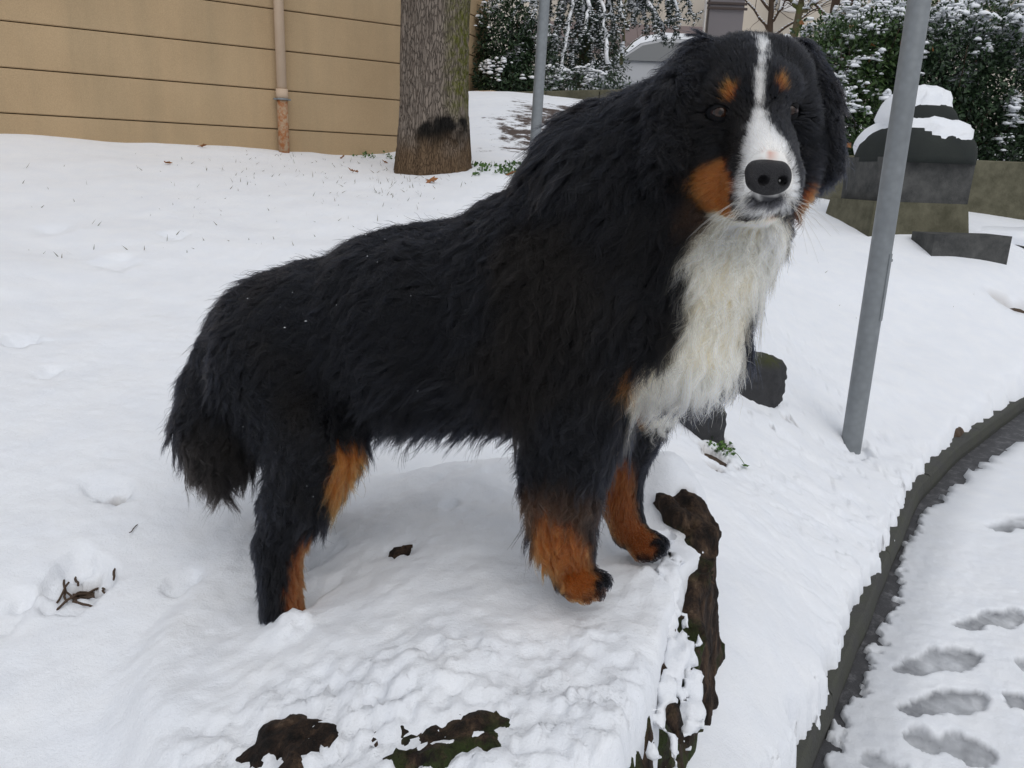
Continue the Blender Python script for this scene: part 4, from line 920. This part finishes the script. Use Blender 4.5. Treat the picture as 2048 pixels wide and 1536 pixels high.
shrub('laurel_shrub', 'dark evergreen shrub with broken snow patches above the low retaining wall', [lump(1900, 150, 9.6, 125, .6, 120), lump(2010, 190, 9.5, 110, .6, 130), lump(1950, 260, 9.4, 120, .45, 80), lump(1840, 200, 9.9, 100, .5, 110), lump(1800, 120, 10.2, 90, .5, 90), lump(2140, 200, 9.5, 110, .6, 130), lump(2020, 310, 9.2, 80, .3, 40)], 20000, .068, M_DARKL, 1700, 12, 'hedge', .055)
shrub('laurel_shrub', 'far evergreen shrub at the end of the hedge along the retaining wall', [lump(2290, 190, 9.5, 120, .6, 130), lump(2420, 180, 9.5, 120, .6, 120), lump(2560, 190, 9.5, 110, .6, 120)], 12000, .068, M_DARKL, 1000, 16, 'hedge', .05)
shrub('laurel_shrub', 'upper evergreen shrub with a heavy snow crust between bare branches', [lump(1830, 70, 10.6, 110, .6, 65), lump(1980, 60, 10.8, 130, .6, 60), lump(1720, 60, 10.8, 80, .6, 50)], 7000, .065, M_LAUREL, 1300, 13, 'hedge', .05)
shrub('evergreen_shrub', 'dense dark evergreen shrub beside the ochre block wall, dusted with snow', [lump(1010, 90, 12.0, 62, .5, 95), lump(1000, 160, 11.8, 50, .4, 55), lump(1060, 130, 12.2, 60, .5, 80)], 8000, .07, M_DARKL, 650, 14, None, .04)
shrub('evergreen_shrub', 'low dark shrub with snow-covered stems over the planter edge', [lump(1150, 185, 12.0, 70, .5, 45), lump(1080, 170, 11.7, 50, .4, 40), lump(1215, 195, 11.6, 60, .4, 40), lump(1180, 120, 13.0, 70, .4, 60)], 6000, .06, M_DARKL, 900, 15, None, .045)
print('bg2', time.time() - T0)
# planter edge
pl0, pl1 = at(996, 205, 11.2), at(1150, 232, 10.6); u5 = norm((pl1 - pl0)[:2]); L5 = np.linalg.norm((pl1 - pl0)[:2]) + 1.2; m5 = pl0[:2] + u5 * L5 / 2; zt5 = float(at(1030, 184, 11)[2])
pln = empty('planter_edge', (*m5, zt5 - .3)); tag(pln, 'low concrete planter edge under the snowy evergreen shrubs up the path', 'planter')
for k in range(3):
    MB().box((*(pl0[:2] + u5 * L5 * (k + .5) / 3), zt5 - .25), (L5 / 3 - .015, .14, .5), rotz(u5), .012).build('edging_block', M_CON2, pln)
MB().box((*at(975, 195, 11.6)[:2], float(at(975, 190, 11.6)[2]) - .2), (.35, .25, .5), rotz(u5), .012).build('end_block', M_WALL, pln)

# ------------------------------------------------------------------ weeping cedar with snow on its drooping sprays
def cedar():
    tk = at(1165, 200, 13.2); o = empty('cedar_tree', tuple(tk)); tag(o, 'weeping cedar with drooping branches lined with snow', 'tree'); g = np.random.default_rng(21); s_ = np.linspace(0, 1, 12)[:, None]
    MB().tube(np.array([tk[0], tk[1], tk[2] - .5]) + np.array([.05, 0, 6.5]) * s_, .13 * (1 - .75 * s_[:, 0]), 12).build('trunk', M_GTRUNK, o, True)
    NP, ND, NU, SP = [], [], [], []; br = MB(); sn = MB()
    ends = [(1010, 60), (1030, 110), (1060, 20), (1080, 90), (1100, 150), (1120, 60), (1140, 130), (1160, 165), (1180, 120), (1200, 70), (1210, 150), (1230, 110), (1130, 190), (1090, 40), (1170, 60), (1330, 70), (1350, 60), (1385, 35), (1300, 60), (1370, 50), (1180, 20), (1240, 30), (1270, 35), (1340, 30), (1150, 95), (1195, 175), (1115, 110), (1320, 45), (1220, 60), (1360, 20)]
    for (ex, ey) in ends:
        e = at(ex + g.normal() * 5, ey + g.normal() * 6, 12.6 + g.uniform(-.7, .7)); top = np.array([tk[0] + g.normal() * .1, tk[1], max(e[2] + g.uniform(.7, 1.5), tk[2] + 1.8)])
        mid_ = np.array([(top[0] * .35 + e[0] * .65), (top[1] + e[1]) / 2, top[2] + .25]); sl = np.linspace(0, 1, 26)[:, None]; c_ = top * (1 - sl) ** 2 + 2 * mid_ * sl * (1 - sl) + e * sl ** 2; c_ += .015 * g.normal(size=c_.shape)
        br.tube(c_, .018 * (1 - .8 * sl[:, 0]), 5)
        for i in range(3, 24, 3):
            if g.random() < .75: sn.tube(c_[i:i + 4] + np.array([0, 0, .022]), .030 * g.uniform(.6, 1.2, 4), 6)
        for i in range(5, 26):
            SP.append(c_[i] + np.array([0, 0, .012])); tg = norm(c_[i] - c_[i - 1])
            for q_ in range(3):                                           # hanging side sprays
                d_ = norm(tg * .7 + g.normal(size=3) * .55 + np.array([0, 0, -.75])); n2 = 5; L_ = g.uniform(.08, .26)
                for w_ in range(n2):
                    b_ = c_[i] + d_ * L_ * w_ / n2
                    if g.random() < .6: SP.append(b_ + np.array([0, 0, .008]))
                    for r2 in range(4): NP.append(b_); ND.append(norm(d_ * .6 + g.normal(size=3))); NU.append(norm(g.normal(size=3)))
    sn.build('snow_strips', M_SNOW, o, True)['kind'] = 'stuff'; br.build('branches', M_TWIG, o, True)['kind'] = 'stuff'; NP, ND, NU = map(np.array, (NP, ND, NU)); NU = norm(np.cross(ND, NU))
    V, F = leaves(NP, ND, NU, .060, .011, .0); npmesh('foliage', V, F, o, M_NEEDLE, False)['kind'] = 'stuff'
    V, F = clumps(np.array(SP), .026, .017, 5); npmesh('snow_load', V, F, o, M_SNOW, True)['kind'] = 'stuff'
cedar()
# ------------------------------------------------------------------ bare trees
def bare_tree(base, height, spread, label, seed, nb=9, r0=.05, lean=(0, 0), mt=None, snow=True, start=.3, group=None):
    g = np.random.default_rng(seed); o = empty('bare_tree', tuple(base)); tag(o, label, 'tree', group); s_ = np.linspace(0, 1, 9)[:, None]; mt = mt or M_GTRUNK
    tr = np.array(base) + np.array([0, 0, -.3]) + np.array([lean[0], lean[1], height + .3]) * s_ + .012 * g.normal(size=(9, 3)); MB().tube(tr, r0 * (1 - .7 * s_[:, 0]), 10).build('trunk', mt, o, True); SP = []; tw = MB()
    for k in range(nb):
        f = start + (1 - start) * k / nb; st_ = tr[0] + (tr[-1] - tr[0]) * f; a = k * 2.4 + g.uniform(-.4, .4); L_ = spread * (1.1 - .5 * f) * g.uniform(.7, 1.2); d_ = norm(np.array([math.cos(a), .5 * math.sin(a), .75 + .3 * g.random()]))
        c_ = st_ + d_ * L_ * s_ + np.array([0, 0, -.12]) * L_ * s_ ** 2 + .012 * g.normal(size=(9, 3)); MB().tube(c_, r0 * .42 * (1 - .8 * s_[:, 0]), 6).build('limb', mt, o, True)
        SP += [c_[i] * (1 - t_) + c_[i + 1] * t_ + np.array([0, 0, r0 * .4]) for i in range(1, 8) for t_ in (0, .33, .66)]
        for j in range(7):
            i = g.integers(2, 9); d2_ = norm(d_ + g.normal(size=3) * .7); tw.tube(c_[i] + d2_ * L_ * .45 * s_[::2] + .01 * g.normal(size=(5, 3)), r0 * .11 * (1 - .7 * s_[::2, 0]), 4)
    tw.build('twigs', M_TWIG, o, True)['kind'] = 'stuff'
    if snow: V, F = clumps(np.array(SP), r0 * .42, r0 * .28, seed); npmesh('snow_load', V, F, o, M_SNOW, True)['kind'] = 'stuff'
    return o
b = at(1245, 95, 14.5); bare_tree(b, 1.3, .75, 'slim bare young tree with snow on its raised limbs before the cream building', 31, 9, .035, (.02, 0), start=.12)
b = at(1578, 90, 11.0); bare_tree(b, .75, .5, 'mossy forked bare trunk rising behind the dog\'s head', 32, 6, .085, (.12, 0), start=.65)
for k, (px, py, d_, ht) in enumerate([(1660, 60, 13.5, 2.2), (1700, 60, 14.5, 2.4), (1760, 60, 15.0, 2.3), (1900, 50, 13.0, 2.0), (2000, 50, 14.0, 2.4), (1540, 70, 15.5, 1.7)]):
    b = at(px, py, d_); bare_tree(b, ht, 1.3, 'bare brown tree with fine twigs behind the laurel hedge', 40 + k, 13, .07, (.1 * (-1) ** k, 0), M_TWIG, True, .1, 'bare trees behind the hedge')

# ------------------------------------------------------------------ far building and car
M_CREAM = mat('cream_facade', .9, spec=.15); t = NT(M_CREAM); t.color(t.mix(t.noise(1.5, 5), (.56, .50, .42), (.66, .60, .52))); M_MAUVE = mat('mauve_base', .9, (.24, .19, .18), .15); M_ORANGE = mat('orange_blind', .8, (.55, .27, .06), .2); M_GREY = mat('grey_shutter', .7, (.17, .155, .16), .3); M_FRAME = mat('white_frame', .5, (.62, .60, .58), .3); M_LATT = mat('dark_lattice', .7, (.06, .045, .04), .3); M_GLASS = mat('window_glass', .1, (.05, .06, .07), .6)
far = empty('apartment_building', tuple(at(1300, 100, 21))); tag(far, 'cream apartment building with a mauve base and grey shutter in the distance', 'building')
def facade(px0, px1, py0, py1, d0, off, mt, name, parent, dep=.12):
    """box on the far facade covering that stretch, off metres in front of it"""
    a_, b_ = at(px0, py1, d0 - off), at(px1, py0, d0 - off); c_ = (a_ + b_) / 2; return MB().box(tuple(c_), (abs(b_[0] - a_[0]), dep, abs(b_[2] - a_[2])), None, .01).build(name, mt, parent)
facade(900, 1460, -420, 230, 21, -2.0, M_CREAM, 'wall', far, 3.6); facade(1455, 3200, -420, 230, 22, -2.0, M_CREAM, 'wall', far, 3.6)
facade(1040, 1400, 58, 100, 21, .0, M_MAUVE, 'base_course', far, .5)
wn = facade(1150, 1215, -60, 30, 21, -.12, M_FRAME, 'window', far, .2); facade(1156, 1209, -54, 25, 21, -.02, M_ORANGE, 'blind', wn, .06)
wn = facade(1250, 1310, -70, 18, 21, -.12, M_FRAME, 'window', far, .2); facade(1256, 1304, -64, 13, 21, -.02, M_GLASS, 'pane', wn, .06)
sh = facade(1414, 1486, -10, 75, 21, -.15, M_GREY, 'shutter', far, .3); fr = facade(1408, 1416, -70, 75, 21, .0, M_FRAME, 'shutter_frame', far, .2)
for k in range(6): facade(1414 + k * 15, 1416 + k * 15, -40, 22, 21, .06, M_LATT, 'lattice_bar', sh, .03)
for k in range(6): facade(1414, 1495, -34 + k * 10, -32 + k * 10, 21, .095, M_LATT, 'lattice_bar', sh, .03)
for k in range(5): facade(1560 + k * 120, 1620 + k * 120, -80, 20, 22, -.12, M_FRAME, 'window', far, .2)
# car under snow
M_CARP = mat('car_paint', .3, (.35, .36, .38), .5)
cp = at(1335, 105, 16.5); cg = cp[2] - 1.15; car = empty('parked_car', (cp[0], cp[1] + .8, cg)); tag(car, 'parked car covered in smooth snow in front of the cream building', 'car')
prof = [(-2.05, .25), (-2.1, .55), (-1.95, .78), (-1.1, .92), (-.55, 1.32), (-.1, 1.44), (.7, 1.43), (1.25, 1.25), (1.75, .95), (2.05, .85), (2.1, .5), (2.0, .25)]
def extr(prof, hw, name, mt, parent, dz=0, ins=.0):
    n = len(prof); V = [(cp[0] + x, cp[1] + .8 + s * (hw - ins * max(0, z - .9)), cg + z + dz) for s in (-1, 1) for x, z in prof]
    b = MB().add(V, [(i, (i + 1) % n, n + (i + 1) % n, n + i) for i in range(n)]); b.f.setdefault(n, []).append(list(range(n))[::-1]); b.f[n].append([n + i for i in range(n)]); return b.build(name, mt, parent)
bd = extr(prof, .85, 'body', M_CARP, car, 0, .35)
extr([(-1.0, .96), (-.52, 1.28), (-.12, 1.37), (.65, 1.36), (1.15, 1.2), (1.5, .98)], .858, 'side_window', M_GLASS, car, 0, .35)
extr([(-1.9, .8), (-1.1, .93), (-.56, 1.33), (-.1, 1.45), (.7, 1.44), (1.26, 1.26), (1.9, .92), (1.8, 1.02), (1.25, 1.38), (.7, 1.56), (-.1, 1.57), (-.6, 1.45), (-1.1, 1.03), (-1.8, .9)], .80, 'snow_cover', M_SNOW, car, .0, .3)
M_TYRE = mat('tyre', .8, (.02, .02, .02), .3)
for wx in (-1.3, 1.3):
    for s in (-1, 1): MB().tube(np.array([(cp[0] + wx, cp[1] + .8 + s * .72, cg + .32), (cp[0] + wx, cp[1] + .8 + s * .88, cg + .32)]), .32, 20).build('wheel', M_TYRE, car)
print('bg3', time.time() - T0)
# ================================================================== SMALL THINGS ON THE GROUND
M_STONE = mat('dark_stone', .85, spec=.25); t = NT(M_STONE)
c = t.mix(t.noise(30, 5, .65), (.022, .022, .024), (.06, .06, .062)); c = t.mix(t.math('MULTIPLY', t.attr('moss'), t.ramp(t.noise(16, 5, .7), [(.38, (0, 0, 0)), (.6, (1, 1, 1))])), c, (.05, .055, .016)); t.color(c); t.bump(t.noise(45, 5, .65), .8, .012)
def stone(px, py, w, hgt, dp, label, seed):
    """flat-topped round border stone, its foot in the snow"""
    c_ = put(px, py) + np.array([0, dp / 2, hgt]); hgt = hgt + .10; h_ = .009; nx_ = int((w + .1) / h_), int((dp + .1) / h_), int((hgt + .1) / h_); o_ = c_ - np.array([w / 2 + .05, dp / 2 + .05, hgt + .05])
    q_ = np.stack(np.meshgrid(*[o_[k] + h_ * np.arange(nx_[k]) for k in range(3)], indexing='ij'), -1); r_ = q_ - c_
    a_ = np.arctan2(r_[..., 1] / dp, r_[..., 0] / w); rad_ = np.sqrt((r_[..., 0] / (w / 2)) ** 2 + (r_[..., 1] / (dp / 2)) ** 2)
    D_ = -smin(-(rad_ - 1 - .03 * np.cos(3 * a_ + seed)) * min(w, dp) / 2, -(np.abs(r_[..., 2] + hgt / 2) - hgt / 2 + .02 + .12 * r_[..., 0]), .06); D_ = D_ - .010 + .008 * fbm(q_, 14, 3, seed) + .004 * fbm(q_, 45, 2, seed + 1)
    v_, f_ = surface_nets(D_.astype(np.float32), o_, h_); ms = sstep(-.06, -.01, v_[:, 2] - c_[2] + .12 * (v_[:, 0] - c_[0])); tag(npmesh('border_stone', v_, f_, None, M_STONE, True, {'moss': ms}), label, 'stone', 'border stones')
stone(1508, 802, .29, .21, .21, 'mossy flat-topped dark round stone beyond the dog\'s chest', 3)
stone(1408, 880, .16, .15, .13, 'smaller mossy dark stone close under the dog\'s chest', 5)
M_GRASS = leaf_mat('grass_blade', (.05, .07, .018), (.13, .10, .04), .6); M_GREEN = leaf_mat('green_leaf', (.03, .085, .012), (.08, .16, .025), .5)
# grass blades standing out of the thin snow on the slope
g = np.random.default_rng(5); gp_, gd_ = [], []
for k in range(330):
    if k < 200: px, py = g.normal(640, 150), 300 + abs(g.normal(0, 55)) + 8
    else: px, py = g.uniform(30, 920), g.uniform(300, 520)
    if k % 5 == 0: px, py = g.normal(790, 50), g.normal(370, 18)
    p = put(px, py)
    if p is not None and p[1] < 6.4: gp_.append(p); gd_.append(norm(np.array([g.normal() * .7, g.normal() * .4, .7])))
for k in range(10):
    p = put(g.uniform(1600, 1980), g.uniform(540, 640))
    if p is not None: gp_.append(p); gd_.append(norm(np.array([g.normal(), .3, .4])))
gp_, gd_ = np.array(gp_), np.array(gd_); n = len(gp_); Lb = g.uniform(.015, .055, n)
V, F = leaves(gp_ - gd_ * .01, gd_, norm(np.cross(gd_, g.normal(size=(n, 3)))), Lb, .0018, .1); tag(npmesh('grass', V, F, None, M_GRASS, False), 'thin grass blades poking through the snow on the slope', 'grass', None, 'stuff')
# green weeds round the foot of the tree and the left pole
def weeds(px0, px1, py0, py1, n, label, ll=.03):
    q_ = [put(g.uniform(px0, px1), g.uniform(py0, py1)) for _ in range(n)]; q_ = np.array([x for x in q_ if x is not None]); rep = 5; b_ = np.repeat(q_, rep, 0); m_ = len(b_); D_ = norm(g.normal(size=(m_, 3)) * np.array([1, 1, .4]) + np.array([0, -.2, .5])); st = D_ * g.uniform(.003, .02, (m_, 1))
    V, F = leaves(b_ + st + np.array([0, 0, .006]), D_, norm(np.cross(D_, g.normal(size=(m_, 3)))), ll * g.uniform(.5, 1.1, m_), ll * .35, .2); o_ = npmesh('weeds', V, F, None, M_GREEN, False); tag(o_, label, 'weeds', None, 'stuff')
weeds(940, 1040, 330, 352, 45, 'low green weeds in the snow between the trunk and the thin pole'); weeds(700, 790, 308, 318, 16, 'sparse green weeds along the foot of the ochre wall', .025)
# clover sprig by the stones
cb = put(1490, 938)
if cb is not None:
    cl0 = empty('clover', tuple(cb)); tag(cl0, 'tiny bright green clover sprig lying on the snow near the border stones', 'plant'); s_ = np.linspace(0, 1, 6)[:, None]; e_ = at(1448, 905, depth(cb)); MB().tube(cb + np.array([0, 0, .012]) + (e_ - cb) * s_ + np.array([0, 0, .02]) * np.sin(s_ * 3.1), .0012, 5).build('stem', M_GREEN, cl0, True)
    for k in range(5):
        a = k * 1.26; D_ = np.array([[math.cos(a), math.sin(a), .15]]); V, F = leaves(cb[None] + np.array([[0, 0, .012]]), norm(D_), np.array([[0, 0, 1.]]), .016, .007, .15); npmesh('leaf', V, F, cl0, M_GREEN, False)
weeds(1425, 1458, 890, 915, 14, 'moss and small weeds on the bare soil below the border stones', .02)
# fallen leaves
def dead_leaf(px, py, size, label):
    p = put(px, py)
    if p is None: return
    n1 = 9; a = np.linspace(0, 2 * math.pi, 2 * n1, endpoint=False); r_ = size * (.55 + .45 * (np.arange(2 * n1) % 2)) * (1 + .2 * g.normal(size=2 * n1)); tilt = g.normal(size=2) * .4
    V = np.stack([r_ * np.cos(a), r_ * .6 * np.sin(a), r_ * (tilt[0] * np.cos(a) + tilt[1] * np.sin(a)) + .012 * np.abs(np.sin(a * 1.5))], 1); V = np.concatenate([[(0, 0, .0)], V]); V2 = V + np.array([0, 0, -.0015]); m_ = 2 * n1
    F = [(0, 1 + i, 1 + (i + 1) % m_) for i in range(m_)] + [(m_ + 1, m_ + 2 + (i + 1) % m_, m_ + 2 + i) for i in range(m_)]
    b = MB().add(np.concatenate([V, V2]) + p + np.array([0, 0, .012]), F); tag(b.build('fallen_leaf', M_DRYL, None), label, 'leaf', 'fallen leaves')
for (px, py, sz, lb) in [(862, 366, .045, 'curled brown fallen leaf on the snow below the big trunk'), (703, 345, .02, 'small reddish fallen leaf on the snow near the ochre wall'), (712, 347, .02, 'small reddish fallen leaf on the snow near the ochre wall'), (770, 328, .022, 'dark fallen leaf standing in the snow beside the trunk flare'), (685, 318, .02, 'brown fallen leaf at the foot of the ochre wall'), (1020, 352, .035, 'tan fallen leaf among the weeds by the thin pole'), (335, 330, .03, 'dark crumpled leaf in the open snow below the wall'), (406, 296, .03, 'dark leaf half buried at the foot of the wall')]: dead_leaf(px, py, sz, lb)
# twigs and bark scraps in the bare holes
def twig(p, L_, r_, label, grp, lean=.35):
    d_ = norm(np.array([g.normal(), g.normal(), lean * g.random()])); s_ = np.linspace(-.5, .5, 5)[:, None]; tag(MB().tube(p + np.array([0, 0, .006]) + d_ * L_ * s_ + .0012 * g.normal(size=(5, 3)), r_ * (1 - .4 * np.abs(s_[:, 0])), 6).build('twig', M_TWIG, None, True), label, 'twig', grp)
c0 = HOLE_C[0][0]
for k in range(16):
    o_ = np.array([g.normal() * .024, g.normal() * .022]); p = np.array([c0[0] + o_[0], c0[1] + o_[1], 0]); p[2] = max(gz_at(p[0], p[1]), float(lawn(p[None, :2])[0]) + .015) + .004; twig(p, g.uniform(.035, .07), .0026, 'short dark twig in the bare hole left of the dog\'s hind leg', 'twigs in the bare hole', .8)
pt_ = put(268, 1062)
if pt_ is not None: twig(pt_, .045, .0012, 'single hair-thin twig lying on smooth snow behind the dog', None, 0)
for (px, py) in ((1405, 1160), (1412, 1148)):
    twig(at(px, py, depth(P(1400, 1150, 1.44))), .05, .0025, 'thin dark twig sticking from the stump\'s broken bark rim', 'rim twigs')
# a few snow flecks caught in the coat
fp_ = sample(1500); fn_ = sgrad(fp_); ok_ = (coat(fp_, False).max(1) < .01) & (fp_[:, 0] < -.0) & (fbm(fp_, 7, 2, 77) > .1); fp_, fn_ = fp_[ok_][:45], fn_[ok_][:45]
V, F = clumps(fp_ + fn_ * g.uniform(.010, .020, (len(fp_), 1)), .0011 * g.choice([.5, .8, 1.6], len(fp_)), .0011, 9); npmesh('snow_flecks', V, F, dog, M_SNOW)['kind'] = 'stuff'
print('small', time.time() - T0)
print('done', time.time() - T0)
